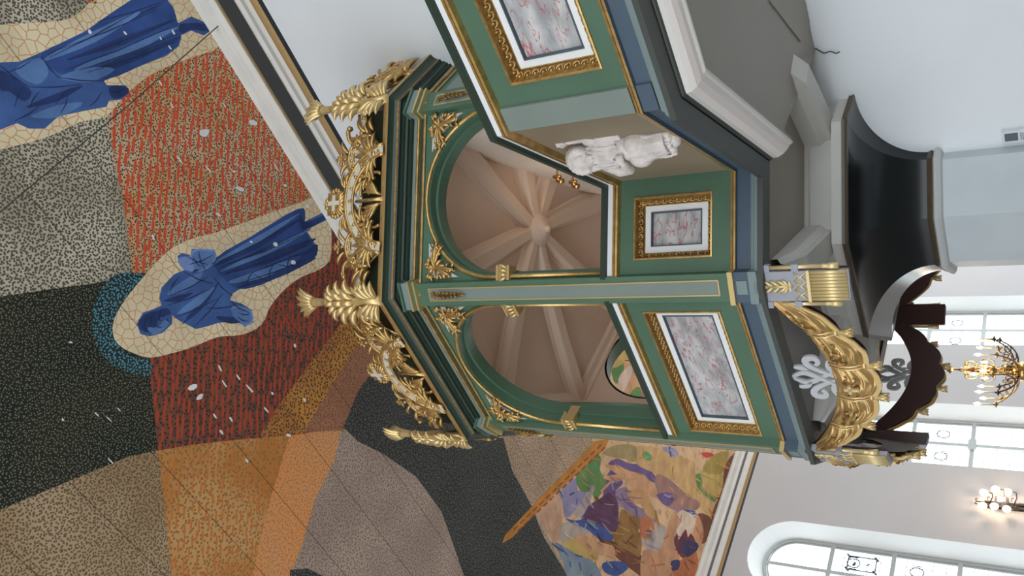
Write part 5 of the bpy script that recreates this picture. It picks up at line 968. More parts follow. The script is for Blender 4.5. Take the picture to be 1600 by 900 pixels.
# ---------------------------------------------------------------- panels and arches
def panel(parent,fr,s0,s1,z0,z1):
    """a sunk field: gilt acanthus slope, white border, slate fillet, marble"""
    def rect(ins,d): return [fr(s0+ins,z0+ins,d),fr(s1-ins,z0+ins,d),fr(s1-ins,z1-ins,d),fr(s0+ins,z1-ins,d)]
    def rings(mb,lst,ms):
        o=[rect(i,d) for i,d in lst]
        for a,b,m in zip(o,o[1:],ms): mb.add(a+b,[(i,(i+1)%4,(i+1)%4+4,i+4) for i in range(4)],m)
    mb=MB()
    rings(mb,[(-.012,0),(-.010,.012),(.002,.014),(.008,.004),(.052,-.085),(.056,-.080),(.062,-.086)],[1,1,1,0,1,1])
    i_=.030; d_=-.036
    for p0,p1,g in (((s0,z1),(s1,z1),(0,-1)),((s0,z0),(s1,z0),(0,1)),((s0,z0),(s0,z1),(1,0)),((s1,z0),(s1,z1),(-1,0))):
        L=math.hypot(p1[0]-p0[0],p1[1]-p0[1]); ux,uz=(p1[0]-p0[0])/L,(p1[1]-p0[1])/L
        sl=fr.v(g[0]*.044,g[1]*.044,-.089).normalized(); al=fr.v(ux,uz,0); nn=fr.v(g[0]*.089,g[1]*.089,.044).normalized()
        n=max(2,int((L-.06)/.062))
        for k in range(n):
            t=.03+(L-.06)*(k+.5)/n; c=fr(p0[0]+ux*t+g[0]*i_,p0[1]+uz*t+g[1]*i_,d_)
            pts=[c+al*(.026*math.cos(a))+sl*(.030*math.sin(a))+nn*.004 for a in [PI*1.1*j/7-.2 for j in range(8)]]
            mb.tube(pts,[.004+.005*math.sin(PI*j/7) for j in range(8)],5,1)
            mb.ell(c+al*.004,al*.012,sl*.014,nn*.009,1,7,4)
    f=mb.build('panel_frame',['gold_dark','gold']); put(f,parent)
    mb=MB(); rings(mb,[(.060,-.086),(.116,-.086)],[0]); put(mb.build('white_border','white_band'),f)
    mb=MB(); rings(mb,[(.116,-.086),(.118,-.078),(.127,-.078),(.131,-.108)],[1,1,1]); mb.poly(rect(.131,-.108),0)
    put(mb.build('marble_panel',['marble','slate']),f)
    return f
def surround(mb,fr,W,holes,m,zb=2.562,zt=3.602):
    """the flat of the parapet round its sunk panels"""
    e=0.0
    for a,b,z0,z1 in holes:
        mb.poly([fr(e,zb),fr(a,zb),fr(a,zt),fr(e,zt)],m); mb.poly([fr(a,zb),fr(b,zb),fr(b,z0),fr(a,z0)],m); mb.poly([fr(a,z1),fr(b,z1),fr(b,zt),fr(a,zt)],m); e=b
    mb.poly([fr(e,zb),fr(W,zb),fr(W,zt),fr(e,zt)],m)
def arch_wall(mb,fr,W,zb,zr,zt,zs,R,th,mi=(0,1,0)):
    c=W/2; N=32; k=th*math.tan(PI/8)
    o=arc(c,zs,R,180,0,N)
    for d,e,m in ((0,0,mi[0]),(-th,k,mi[1])):
        mb.poly([fr(e,zb,d),fr(c-R,zb,d),fr(c-R,zs,d),fr(c-R,zt,d),fr(e,zt,d)],m)
        mb.poly([fr(c+R,zr,d),fr(W-e,zr,d),fr(W-e,zt,d),fr(c+R,zt,d),fr(c+R,zs,d)],m)
        for (a,b),(p,q) in zip(o,o[1:]): mb.poly([fr(a,b,d),fr(p,q,d),fr(p,zt,d),fr(a,zt,d)],m)
    path=[(c-R,zb)]+o+[(c+R,zb)]
    # reveal, with a step half way
    for (d0,i0),(d1,i1) in (((0,0),(-.10,0)),((-.10,0),(-.10,.03)),((-.10,.03),(-th,.03))):
        pp=[(c-(R-i0),zb)]+arc(c,zs,R-i0,180,0,N)+[(c+R-i0,zb)]; qq=[(c-(R-i1),zb)]+arc(c,zs,R-i1,180,0,N)+[(c+R-i1,zb)]
        n=len(pp); mb.add([fr(s,z,d0) for s,z in pp]+[fr(s,z,d1) for s,z in qq],[(i,i+1,i+1+n,i+n) for i in range(n-1)],mi[2],False)
def spandrel(parent,fr,c,zs,sg):
    R=.965; x0=.865; y0=.83
    a_top=math.degrees(math.asin(y0/R)); a_side=math.degrees(math.acos(x0/R))
    pts=[(c+sg*x0,zs+y0)]+[(c+sg*R*math.cos(math.radians(a)),zs+R*math.sin(math.radians(a))) for a in [a_side+(a_top-a_side)*i/10 for i in range(11)]]
    mb=MB(); n=len(pts); V0=[fr(s,z,0.0) for s,z in pts]; V1_=[fr(s,z,.014) for s,z in pts]
    mb.add(V0+V1_,[tuple(range(n,2*n))]+[(i,(i+1)%n,(i+1)%n+n,i+n) for i in range(n)],1)
    cx,cz=c+sg*(x0-.10),zs+y0-.10
    rosette(mb,fr,cx,cz,.06,6,.03)
    for a,l,w in ((180,.30,.022),(196,.26,.02),(164,.16,.02),(-90,.30,.022),(-74,.26,.02),(-106,.16,.02),(225,.14,.024),(45,.09,.02),(110,.09,.018),(-20,.09,.018)):
        ang=a if sg>0 else 180-a
        leaf(mb,fr,cx,cz,ang,l,w,curl=20*sg,d=.025)
        for q in (.5,.75):
            x=cx+math.cos(math.radians(ang))*l*q; z=cz+math.sin(math.radians(ang))*l*q
            if l>.2:
                leaf(mb,fr,x,z,ang+45,.07,.016,d=.022); leaf(mb,fr,x,z,ang-45,.07,.016,d=.022)
    rnd=random.Random(5)
    for _ in range(60):
        x,z=rnd.uniform(.45,x0-.02),rnd.uniform(.42,y0-.02)
        if math.hypot(x,z)<R+.05: continue
        a=math.degrees(math.atan2(z-(y0-.1),x-(x0-.1)))+rnd.uniform(-50,50)
        leaf(mb,fr,c+sg*x,zs+z,a if sg>0 else 180-a,.075,.017,curl=rnd.uniform(-50,50),d=.02,n=4)
    put(mb.build('spandrel_ornament',['gold','spandrel_white']),parent)
ZS,RA=5.03,.85
def arched_face(parent,i,decor=True):
    fr=face(i); W=SIDE; c=W/2
    mb=MB(); arch_wall(mb,fr,W,3.7,2.50 if i==1 else 3.7,5.98,ZS,RA,.24,mi=(0,1,0)); w=mb.build('arched_wall',['green','interior']); put(w,parent)
    if not decor: return
    mb=MB()
    path=[(c-RA-.03,3.74)]+arc(c,ZS,RA+.03,180,0,40)+[(c+RA+.03,3.74)]
    mb.tube([fr(s,z,.012) for s,z in path],.022,8)
    a=mb.build('archivolt','gold'); put(a,parent)
    for sg in (-1,1):
        mb=MB(); x=c+sg*(RA-.005)
        mb.box(fr(x,4.87,.0),fr.ex*.07,fr.n*.05,UP*.055)
        mb.box(fr(x,4.935,.0),fr.ex*.076,fr.n*.062,UP*.012); mb.box(fr(x,4.805,.0),fr.ex*.074,fr.n*.058,UP*.012)
        mb.box(fr(c+sg*(RA-.012),4.87,-.09),fr.ex*.03,fr.n*.10,UP*.06)
        for q in (-.05,-.017,.017,.05):
            leaf(mb,fr,x+q,4.82,90-q*400,.10,.016,d=.05,lift=.02)
        for q in (-.03,.035): mb.ell(fr(x+q,4.90,.055),fr.ex*.02,UP*.02,fr.n*.015,0,6,4)
        put(mb.build('capital','gold_light'),parent)
        spandrel(parent,fr,c,ZS,sg)
def pilaster(parent,k):
    p=V[k]; out=(p-Vector((OX,OY,0))).normalized(); fr=Frame(p,Vector((-out.y,out.x,0)),out)
    mb=MB()
    mb.box(fr(0,4.26,-.035),fr.ex*.125,fr.n*.055,UP*1.72)
    # base block in the blue band
    mb.box(fr(0,2.45,-.03),fr.ex*.135,fr.n*.065,UP*.07,1); mb.box(fr(0,2.45,.037),fr.ex*.06,fr.n*.004,UP*.045,2)
    mb.box(fr(0,2.535,-.02),fr.ex*.145,fr.n*.085,UP*.022,3)
    mb.box(fr(0,2.35,-.02),fr.ex*.14,fr.n*.075,UP*.035,2)
    # block at the top, with gold beads
    mb.box(fr(0,6.03,-.02),fr.ex*.155,fr.n*.075,UP*.05,0)
    mb.box(fr(0,5.985,-.015),fr.ex*.16,fr.n*.085,UP*.012,3); mb.box(fr(0,6.05,-.01),fr.ex*.165,fr.n*.095,UP*.014,3)
    mb.box(fr(0,6.10,-.01),fr.ex*.15,fr.n*.085,UP*.045,2); mb.box(fr(0,6.16,0),fr.ex*.165,fr.n*.10,UP*.015,0)
    o=mb.build('pilaster',['green','blue_band','gray_cornice','gold_light']); put(o,parent)
    mb=MB()
    mb.box(fr(0,4.24,.021),fr.ex*.062,fr.n*.003,UP*1.58)
    for sg in (-1,1): mb.box(fr(sg*.066,4.24,.023),fr.ex*.006,fr.n*.006,UP*1.585,1)
    for z in (2.655,5.825): mb.box(fr(0,z,.023),fr.ex*.07,fr.n*.006,UP*.006,1)
    put(mb.build('pilaster_panel',['gray_green','gold_light']),o)
    mb=MB()
    rosette(mb,fr,0,5.76,.045,6,.035)
    for j in range(5):
        for sg in (-1,1): leaf(mb,fr,0,5.70-.055*j,-90+sg*38,.075-.006*j,.017,curl=-sg*25,d=.03)
    leaf(mb,fr,0,5.44,-90,.10,.018,d=.03)
    put(mb.build('leaf_drop','gold_dark'),o)
# ---------------------------------------------------------------- the canopied box
G0,G1,G2=ab(4.85,-14),Vector((1.66,5.20,0)),Vector((1.60,7.0,0))
PATH=[G0,G1,G2,V[2],V[3],V[4],V[5],V[6]]
PAR=[(-.2,2.55),(-.2,3.77),(.07,3.77),(.07,3.722),(.035,3.716),(.035,3.668),(.05,3.66),(.052,3.64),(.045,3.635),(.05,3.63),(.048,3.612),(0,3.602),(0,2.562),(.022,2.556),(.026,2.538),(.02,2.534),(.03,2.53),(.03,2.512),(0,2.505),(0,2.392),(.03,2.378),(.04,2.352),(.07,2.338),(.075,2.312),(.075,2.30),(.12,2.292),(.12,2.25),(-.06,2.25)]
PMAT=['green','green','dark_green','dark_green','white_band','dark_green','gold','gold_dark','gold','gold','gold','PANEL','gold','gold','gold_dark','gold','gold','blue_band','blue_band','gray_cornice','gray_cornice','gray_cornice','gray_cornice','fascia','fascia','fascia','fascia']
def sweep_seg(mb,path,prof,fn,segs,sunk=(),trim=None):
    full=MB(); full.sweep(path,prof,lambda i,q:i*1000+q)
    for f,m in zip(full.f,full.m):
        i,q=divmod(m,1000)
        if i in segs and not (q==11 and i in sunk):
            vs=[Vector(full.v[k]) for k in f]
            if trim and q<=10:
                d=(Vector(path[i+1])-Vector(path[i])); d.z=0; d.normalize()
                for k in (0,1):
                    if i in trim[0]: vs[k]=vs[k]+d*trim[2]
                for k in (2,3):
                    if i in trim[1]: vs[k]=vs[k]-d*trim[2]
            mb.add(vs,[(0,1,2,3)],fn(i,q))
    if trim:
        k=len(prof)
        for i in segs:
            d=(Vector(path[i+1])-Vector(path[i])); d.z=0; d.normalize()
            if i in trim[0]: mb.poly([Vector(full.v[i*k+q])+d*trim[2] for q in range(0,12)],1)
            if i in trim[1]: mb.poly([Vector(full.v[(i+1)*k+q])-d*trim[2] for q in range(0,12)],1)
def box_thing():
    t=thing('canopied_box','octagonal green and gold canopied church box with arched openings above the column','church box',(OX,OY,2.25))
    ms=['green','dark_green','white_band','gold','gold_dark','blue_band','gray_cornice','fascia']
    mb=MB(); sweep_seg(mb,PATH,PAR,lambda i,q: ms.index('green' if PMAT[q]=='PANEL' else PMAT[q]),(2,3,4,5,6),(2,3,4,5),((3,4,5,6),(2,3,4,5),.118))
    surround(mb,face(1),1.0,[(.27,.82,2.735,3.455)],0)
    for i,a,b in ((2,.18,1.79),(3,.22,1.85),(4,.22,1.85)): surround(mb,face(i),SIDE,[(a,b,2.735,3.455)],0)
    put(mb.build('parapet',ms),t)
    # marble panels of the parapet
    f1=face(1); panel(t,f1,.27,.82,2.735,3.455)
    for i,(a,b) in ((2,(.18,1.79)),(3,(.22,1.85)),(4,(.22,1.85))): panel(t,face(i),a,b,2.735,3.455)
    for i in (1,2,3,4): arched_face(t,i,i<3 or i==4)
    # closed side by the wall with its long framed field
    fr=face(0); mb=MB(); L=.90
    mb.poly([fr(0,2.3),fr(L,2.3),fr(L,5.98),fr(0,5.98)],0)
    for (s0,s1,z0,z1,m) in ((.16,.80,4.2,5.86,1),(.19,.77,4.23,5.83,2)):
        d=.004 if m==1 else .008
        mb.box(fr((s0+s1)/2,(z0+z1)/2,d/2),fr.ex*(s1-s0)/2,fr.n*d/2,UP*(z1-z0)/2,m)
    put(mb.build('side_panel',['green','gray_cornice','gray_green']),t)
    fb=face(5); mb=MB(); mb.poly([fb(0,2.3),fb(SIDE,2.3),fb(SIDE,6.0),fb(0,6.0)]); mb.poly([fb(0,2.3,-.2),fb(SIDE,2.3,-.2),fb(SIDE,6.0,-.2),fb(0,6.0,-.2)])
    put(mb.build('back_wall','interior'),t)
    mb=MB(); mb.box((2.40,9.6,4.33),(.05,0,0),(0,2.33,0),(0,0,1.78)); put(mb.build('inner_wall','interior_wall'),t)
    for k in (1,2,3,4,5): pilaster(t,k)
    # entablature
    P0=V[1]+A*.88
    prof=[(0,5.95),(.02,5.953),(.024,5.97),(.02,5.985),(.004,5.99),(.004,6.032),(.028,6.037),(.032,6.052),(.028,6.066),(.008,6.07),(.008,6.125),(.04,6.13),(.04,6.165),(.062,6.17),(.07,6.195),(.085,6.20),(.085,6.235),(.115,6.24),(.12,6.25),(.12,6.262),(.125,6.275),(.14,6.305),(.17,6.328),(.19,6.335),(.20,6.338),(.20,6.37),(-.4,6.375)]
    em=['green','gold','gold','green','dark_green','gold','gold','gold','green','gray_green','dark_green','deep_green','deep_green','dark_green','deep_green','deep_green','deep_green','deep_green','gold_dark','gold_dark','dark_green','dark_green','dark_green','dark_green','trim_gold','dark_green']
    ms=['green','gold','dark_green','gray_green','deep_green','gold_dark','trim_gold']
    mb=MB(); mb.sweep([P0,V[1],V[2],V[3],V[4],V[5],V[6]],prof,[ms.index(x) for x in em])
    # cut end beside the wall
    q=[P0+Vector((A.y,-A.x,0))*o+UP*z for o,z in prof]; mb.poly(q,0)
    top=octo(2.5); mb.poly([(p.x,p.y,6.365) for p in top][::-1],2)
    att=octo(2.52); P0b=att[1]+A*.8
    mb.sweep([P0b]+att[1:7],[(0,6.36),(0,6.86),(-.6,6.9)],[2,2])
    put(mb.build('cornice',ms),t)
    # cresting with corner finials
    cv=octo(2.665); Wc=2.665*2*math.tan(PI/8)
    for i in (1,2,3,4):
        r,l=cv[i],cv[i+1]; ex=(r-l).normalized(); cresting(t,Frame(l,ex,Vector((ex.y,-ex.x,0))),Wc,6.37)
    r=cv[1]; fr0=Frame(r,A,Vector((A.y,-A.x,0)))
    cresting_end(t,fr0,Wc,6.37)
    for k in (1,2,3,4): 
        p=cv[k]; finial(t,p,(p-Vector((OX,OY,0))).normalized(),6.37)
    # vault
    inn=octo(2.26); bz=6.20; rz=6.0
    mb=MB()
    for k in range(8):
        a,b=inn[k],inn[(k+1)%8]; n=6; rows=[]
        for i in range(n+1):
            u=i/n; z=rz+(bz-rz)*math.sin(u*PI/2)**.8
            rows.append([(a.x+(OX-a.x)*u,a.y+(OY-a.y)*u,z),(b.x+(OX-b.x)*u,b.y+(OY-b.y)*u,z)])
        for r0,r1 in zip(rows,rows[1:]): mb.poly([r0[0],r1[0],r1[1],r0[1]])
    vault=mb.build('vault','interior'); put(vault,t)
    for k in range(8):
        d=(inn[k]-Vector((OX,OY,0))).normalized(); R=(inn[k]-Vector((OX,OY,0))).length
        if d.x>0 and abs(OX+d.x*R)>2.35: R=min(R,(2.50-OX)/d.x)
        n=Vector((-d.y,d.x,0)); mb=MB(); rows=[]
        for i in range(9):
            u=i/8; r=.08+(R-.08)*u; rr=r/2.446; z=rz+(bz-rz)*math.sin(max(0,1-rr)*PI/2)**.8
            c=Vector((OX+d.x*r,OY+d.y*r,0)); w=.10+.09*u
            rows.append([c+n*s*w+UP*(z+h) for s,h in ((-1.25,.01),(-1.0,-.03),(-.9,-.035),(-.62,-.115),(-.5,-.125),(.5,-.125),(.62,-.115),(.9,-.035),(1.0,-.03),(1.25,.01))])
        m=len(rows[0]); mb.add([p for r_ in rows for p in r_],[(i*m+j,(i+1)*m+j,(i+1)*m+j+1,i*m+j+1) for i in range(8) for j in range(m-1)])
        put(mb.build('rib','interior_rib'),t)
    mb=MB(); mb.lathe((OX,OY,6.0),[(.22,.14),(.215,.055),(.17,.045),(.165,.015),(.11,.01),(.10,-.015),(.05,-.02),(.045,-.05),(.03,-.075),(0,-.08)],24)
    put(mb.build('boss','interior_rib'),t)
    # cornice inside, below the vault
    mb=MB(); path=[inn[k] for k in (6,5,4,3,2,1)]
    mb.sweep(path,[(.0,5.86),(.03,5.87),(.04,5.93),(.10,5.96),(.11,6.02)],[0]*4); put(mb.build('inner_cornice','interior_rib'),t)
    # floor and underside
    mb=MB(); o=octo(2.3); mb.poly([(p.x,p.y,2.57) for p in o][::-1],0)
    o=octo(2.47)
    for k in range(8):
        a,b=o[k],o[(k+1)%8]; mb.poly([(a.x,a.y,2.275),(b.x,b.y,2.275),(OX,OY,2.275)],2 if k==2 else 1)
    put(mb.build('floor_slab',['interior','soffit','soffit_dark']),t)
    for k in (1,2,3,4,5):
        d=(V[k]-Vector((OX,OY,0))).normalized(); n=Vector((-d.y,d.x,0)); c=Vector((OX,OY,0))
        mb=MB()
        sec=[(-.15,2.28),(-.15,2.13),(-.11,2.08),(-.105,2.02),(.105,2.02),(.11,2.08),(.15,2.13),(.15,2.28)]
        pts=[[c+d*r+n*s+UP*(z+dz*(2.28-z)/.26) for s,z in sec] for r,dz in ((1.25,0),(2.2,.03),(2.45,.16))]
        m=len(sec); mb.add([p for r_ in pts for p in r_],[(i*m+j,i*m+j+1,(i+1)*m+j+1,(i+1)*m+j) for i in range(2) for j in range(m-1)])
        put(mb.build('floor_beam','beam_gray'),t)
    for i in (2,3,4,5): valance(t,face(i))
    for k in (2,3,4,5): plaque(t,k)
    return t
def cresting_end(t,fr,W,z0):
    """the short run that dies against the wall"""
    mb=MB(); L=.90
    mb.box(fr(L/2,z0+.02,0),fr.ex*L/2,fr.n*.03,UP*.02)
    band_arch(mb,fr,0.0,z0-.06,.29*W,.52,.09,10,80,-.02,12)
    band_arch(mb,fr,.5*W,z0-.06,.27*W,.60,.095,100,174,.02,12)
    x=.275*W
    palmette(mb,fr,x,z0+.12,.36,d=.035,n=9,a0=20,a1=160)
    band_arch(mb,fr,x,z0+.30,.22,.24,.06,28,152,.03,12)
    rosette(mb,fr,x,z0+.66,.085,4,.03); rosette(mb,fr,x,z0+.66,.055,4,.05,ph=PI/4)
    for q in (-1,1):
        leaf(mb,fr,x+q*.06,z0+.55,90-q*35,.18,.024,curl=-q*50,d=.02); leaf(mb,fr,x+q*.15,z0+.50,90-q*55,.20,.024,curl=-q*60,d=.02)
        scroll(mb,fr,x+q*.22,z0+.40,90+q*10,.46,-q*.62,.028,.014,d=.02); leaf(mb,fr,x+q*.22,z0+.20,90-q*8,.26,.028,curl=q*35,d=.01)
    put(mb.build('cresting',['gold','lace_white']),t)
def valance(t,fr):
    W=SIDE; mb=MB(); NU,NV=130,44; s0,s1=.10,W-.10
    def prof(u):
        top=2.29-.40*math.sin(PI*u)**.8
        sw=abs(math.sin(5*PI*u)); h=.12+.17*math.sin(PI*u)**.6
        return top,top-h-.055*sw*min(1,6*u,6*(1-u)),sw
    def pt(u,v,off=0.0):
        top,bot,sw=prof(u); z=top+(bot-top)*v
        d=.02+(.03+.085*math.sqrt(sw))*math.sin(PI*(.08+.84*v))+.016*math.sin(v*22+3.0*math.sin(u*31.4)+u*9)*math.sqrt(sw)*math.sin(PI*(.1+.8*v))+.006*math.sin(v*52+2.4*math.sin(u*31.4+1)+5*u)*sw+off
        return fr(s0+(s1-s0)*u,z,d)
    vs=[pt(i/NU,j/NV) for i in range(NU+1) for j in range(NV+1)]; k=NV+1
    mb.add(vs,[(i*k+j,i*k+j+1,(i+1)*k+j+1,(i+1)*k+j) for i in range(NU) for j in range(NV)],0,True)
    vb=[]
    for i in range(NU+1):
        top,bot,sw=prof(i/NU)
        for j in range(NV+1): vb.append(fr(s0+(s1-s0)*i/NU,top+(bot-top)*j/NV-(.022 if j==NV else 0),.0))
    mb.add(vb,[(i*k+j,(i+1)*k+j,(i+1)*k+j+1,i*k+j+1) for i in range(NU) for j in range(NV)],1,False)
    # embroidered lines, one wavy spray in every swag
    for q in range(5):
        for vv in (.32,.55):
            pts=[pt((q+.2+.6*i/14)/5,vv+.07*math.sin(i*1.1),.008) for i in range(15)]; mb.tube(pts,.006,4,2)
    o=mb.build('valance',['gold_drape','drape_back','gold_dark']); put(o,t)
    mb=MB(); mb.tube([pt(i/NU,1,.004) for i in range(NU+1)],.011,6)
    for i in range(2*NU): 
        p=pt((i+.5)/(2*NU),1,.012); mb.box(p-UP*.014,fr.ex*.006,fr.n*.010,UP*.02)
    put(mb.build('fringe','gold_light'),o)
    for q in range(1,5):
        u=q/5; mb=MB()
        for du in (-.009,0.0,.009): mb.tube([pt(u+du,j/8,.010) for j in range(9)],.009,6)
        p=pt(u,1.0,.02)
        mb.ell(p,fr.ex*.035,UP*.03,fr.n*.035,0,8,5)
        mb.lathe(p-UP*.13,[(.0,0),(.036,0),(.034,.06),(.022,.085),(.026,.10),(.018,.115),(.0,.12)],8)
        for j in range(8):
            a=j*PI/4; mb.tube([p+Vector((.03*math.cos(a),.03*math.sin(a),-.075)),p+Vector((.037*math.cos(a),.037*math.sin(a),-.14))],.006,4)
        put(mb.build('tassel','gold_light'),o)
    # carved cross in the middle swag
    mb=MB(); top,bot,_=prof(.5); p=fr(W/2,(top+bot)/2+.02,.155)
    mb.box(p,fr.ex*.016,fr.n*.012,UP*.06); mb.box(p+UP*.012,fr.ex*.045,fr.n*.012,UP*.014)
    put(mb.build('small_cross','cream_gold'),o)
    # openwork leaf between valance and underside
    mb=MB(); c=W/2; zb=1.90
    def strip(pts,w): 
        rad=[w*(.55+.45*math.sin(PI*i/(len(pts)-1))) for i in range(len(pts))]; mb.tube([fr(s,z,.02) for s,z in pts],rad,6)
    def ribbon(pts,w,d=.02):
        P=[Vector(p) for p in pts]; Q=[]
        for a,b,e,f in zip([P[0]]+P[:-1],P[:-1],P[1:],P[2:]+[P[-1]]):
            for t_ in (0,.25,.5,.75): Q.append(.5*((2*b)+(e-a)*t_+(2*a-5*b+4*e-f)*t_*t_+(3*b-a-3*e+f)*t_**3))
        Q.append(P[-1]); n=len(Q); vs=[]
        for k_,p in enumerate(Q):
            tg=(Q[min(k_+1,n-1)]-Q[max(k_-1,0)]).normalized(); nn=Vector((-tg.y,tg.x)); h=w*(.45+.55*math.sin(PI*k_/(n-1)))
            for sd,dd in ((-h,d-.012),(h,d-.012),(h,d+.012),(-h,d+.012)): vs.append(fr(p.x+nn.x*sd,p.y+nn.y*sd,dd))
        mb.add(vs,[(i_*4+j_,i_*4+(j_+1)%4,(i_+1)*4+(j_+1)%4,(i_+1)*4+j_) for i_ in range(n-1) for j_ in range(4)]+[(3,2,1,0),(4*n-4,4*n-3,4*n-2,4*n-1)])
    for sg in (-1,1):
        ribbon([(c+sg*.02,zb-.02),(c+sg*.08,zb+.10),(c+sg*.15,zb+.19),(c+sg*.22,zb+.20),(c+sg*.235,zb+.13),(c+sg*.19,zb+.10),(c+sg*.15,zb+.13)],.030,.02)
        ribbon([(c+sg*.03,zb-.04),(c+sg*.12,zb+.02),(c+sg*.20,zb+.0),(c+sg*.22,zb-.06)],.028,.016)
        ribbon([(c-sg*.07,zb+.0),(c+sg*.0,zb+.11),(c+sg*.055,zb+.20),(c+sg*.06,zb+.27),(c+sg*.0,zb+.37)],.026,.024+.006*sg)
        ribbon([(c+sg*.055,zb+.20),(c+sg*.11,zb+.25),(c+sg*.12,zb+.32)],.026,.018)
    put(mb.build('openwork_leaf','plaque_light'),t)
def plaque(t,k):
    p=V[k]; out=(p-Vector((OX,OY,0))).normalized(); fr=Frame(p,Vector((-out.y,out.x,0)),out)
    mb=MB(); d0=.0
    mb.box(fr(0,2.095,d0),fr.ex*.125,fr.n*.03,UP*.185,0)
    mb.box(fr(0,1.76,d0),fr.ex*.125,fr.n*.02,UP*.16,0)
    mb.box(fr(0,1.945,d0-.032),fr.ex*.14,fr.n*.006,UP*.34,2)
    mb.box(fr(0,1.905,d0+.03),fr.ex*.13,fr.n*.02,UP*.012,1)
    o=mb.build('corner_plaque',['plaque_gray','cream_gold','drape_back']); put(o,t)
    mb=MB()
    for sg in (-1,1):
        for q in range(3): leaf(mb,fr,0,2.19-.055*q,90-sg*(-35) if False else 90+sg*40,.10,.014,curl=-sg*20,d=.03,lift=.01)
        leaf(mb,fr,0,2.07,90+sg*70,.08,.016,curl=-sg*60,d=.03,lift=.01)
    mb.tube([fr(0,2.25,.035),fr(0,2.03,.035)],.010,6); mb.ell(fr(0,2.255,.035),fr.ex*.02,UP*.02,fr.n*.015,0,8,5)
    mb.box(fr(0,2.055,.035),fr.ex*.04,fr.n*.008,UP*.008)
    for q in (-1,0,1):
        for (a,b) in (((q*.075-.038,2.02),(q*.075+.038,1.92)),((q*.075+.038,2.02),(q*.075-.038,1.92))):
            mb.tube([fr(a[0],a[1],.034),fr(b[0],b[1],.034)],.008,5)
    put(mb.build('gilt_ornament','cream_gold'),o)
    mb=MB()
    for q in range(9):
        x=-.11+.0275*q; mb.tube([fr(x,1.90,.03),fr(x,1.61,.032)],[.015,.0165],6)
    put(mb.build('fluted_skirt','cream_gold'),o)
    for sg in (-1,1):
        mb=MB(); x=sg*.155
        mb.tube([fr(x,2.27,.01),fr(x,1.78,.01)],.017,8); mb.lathe(fr(x,1.67,.01),[(0,0),(.028,0),(.026,.07),(.019,.1),(.024,.115),(.017,.13)],8)
        mb.box(fr(x,2.235,.012),fr.ex*.028,fr.n*.026,UP*.028,1); mb.box(fr(x,2.005,.012),fr.ex*.028,fr.n*.026,UP*.028,1)
        put(mb.build('side_tassel',['cream_gold','plaque_gray']),o)

# ---------------------------------------------------------------- the gallery to its right
def gallery_thing():
    t=thing('gallery','long gallery with marble panelled green parapet running along the right wall','gallery',ab(6.2,1.0,2.2))
    ms=['green','dark_green','white_band','gold','gold_dark','blue_band','gray_cornice','fascia','olive']
    mb=MB(); sweep_seg(mb,PATH,PAR,lambda i,q: ms.index(('olive' if i==1 else 'green') if PMAT[q]=='PANEL' else PMAT[q]),(0,1),(0,))
    fr=Frame(G1,-B,-A); surround(mb,fr,17,[(.36,2.81,2.705,3.425),(3.6,6.05,2.705,3.425)],0)
    put(mb.build('parapet',ms),t)
    for a in (.36,3.6): panel(t,fr,a,a+2.45,2.705,3.425)
    mb=MB(); mb.box(fr(.095,3.083,.012),fr.ex*.095,fr.n*.012,UP*.519); 
    mb.box(fr(.095,2.448,.010),fr.ex*.10,fr.n*.012,UP*.056,1)
    put(mb.build('end_strip',['gray_green','blue_band']),t)
    # stepped underside
    mb=MB()
    prof=[(-.05,2.25),(-.06,2.25),(-.065,2.235),(-.075,2.23),(-.08,2.225),(-.085,2.19),(-.12,2.155),(-.17,2.135),(-.215,2.13),(-.23,2.115),(-.245,2.112),(-.26,2.12),(-.265,2.135),(-.30,2.137)]
    mm=[0,0,0,0,2,1,1,1,2,2,2,2,3]
    sweep_seg(mb,PATH,prof,lambda i,q:mm[q],(0,1))
    put(mb.build('underside_moulding',['fascia','cove','trim_white','soffit']),t)
    mb=MB(); z=2.137
    c1=Vector((G1.x+.36+.03,G1.y+.16,z)); c1=ab(4.85+.275,2.40,z)
    c2=Vector((1.855,7.02,z)); e=ab(WALL_A,(c2.y-c2.x)*S2,z)
    P=[ab(5.125,-14,z),ab(WALL_A,-14,z),e,c2,c1]
    mb.add(P+[p+UP*.14 for p in P],[(0,1,2,3,4),(2,3,8,7),(3,4,9,8)])
    Q=[ab(7.70,-3,z-.012),ab(7.70,3.35,z-.012),ab(7.32,3.35,z-.012),ab(6.75,2.7,z-.012),ab(6.75,-3,z-.012)]
    mb.add(Q+[p+UP*.012 for p in Q],[tuple(range(5)),(2,3,8,7),(3,4,9,8)])
    put(mb.build('soffit','soffit'),t)
    return t

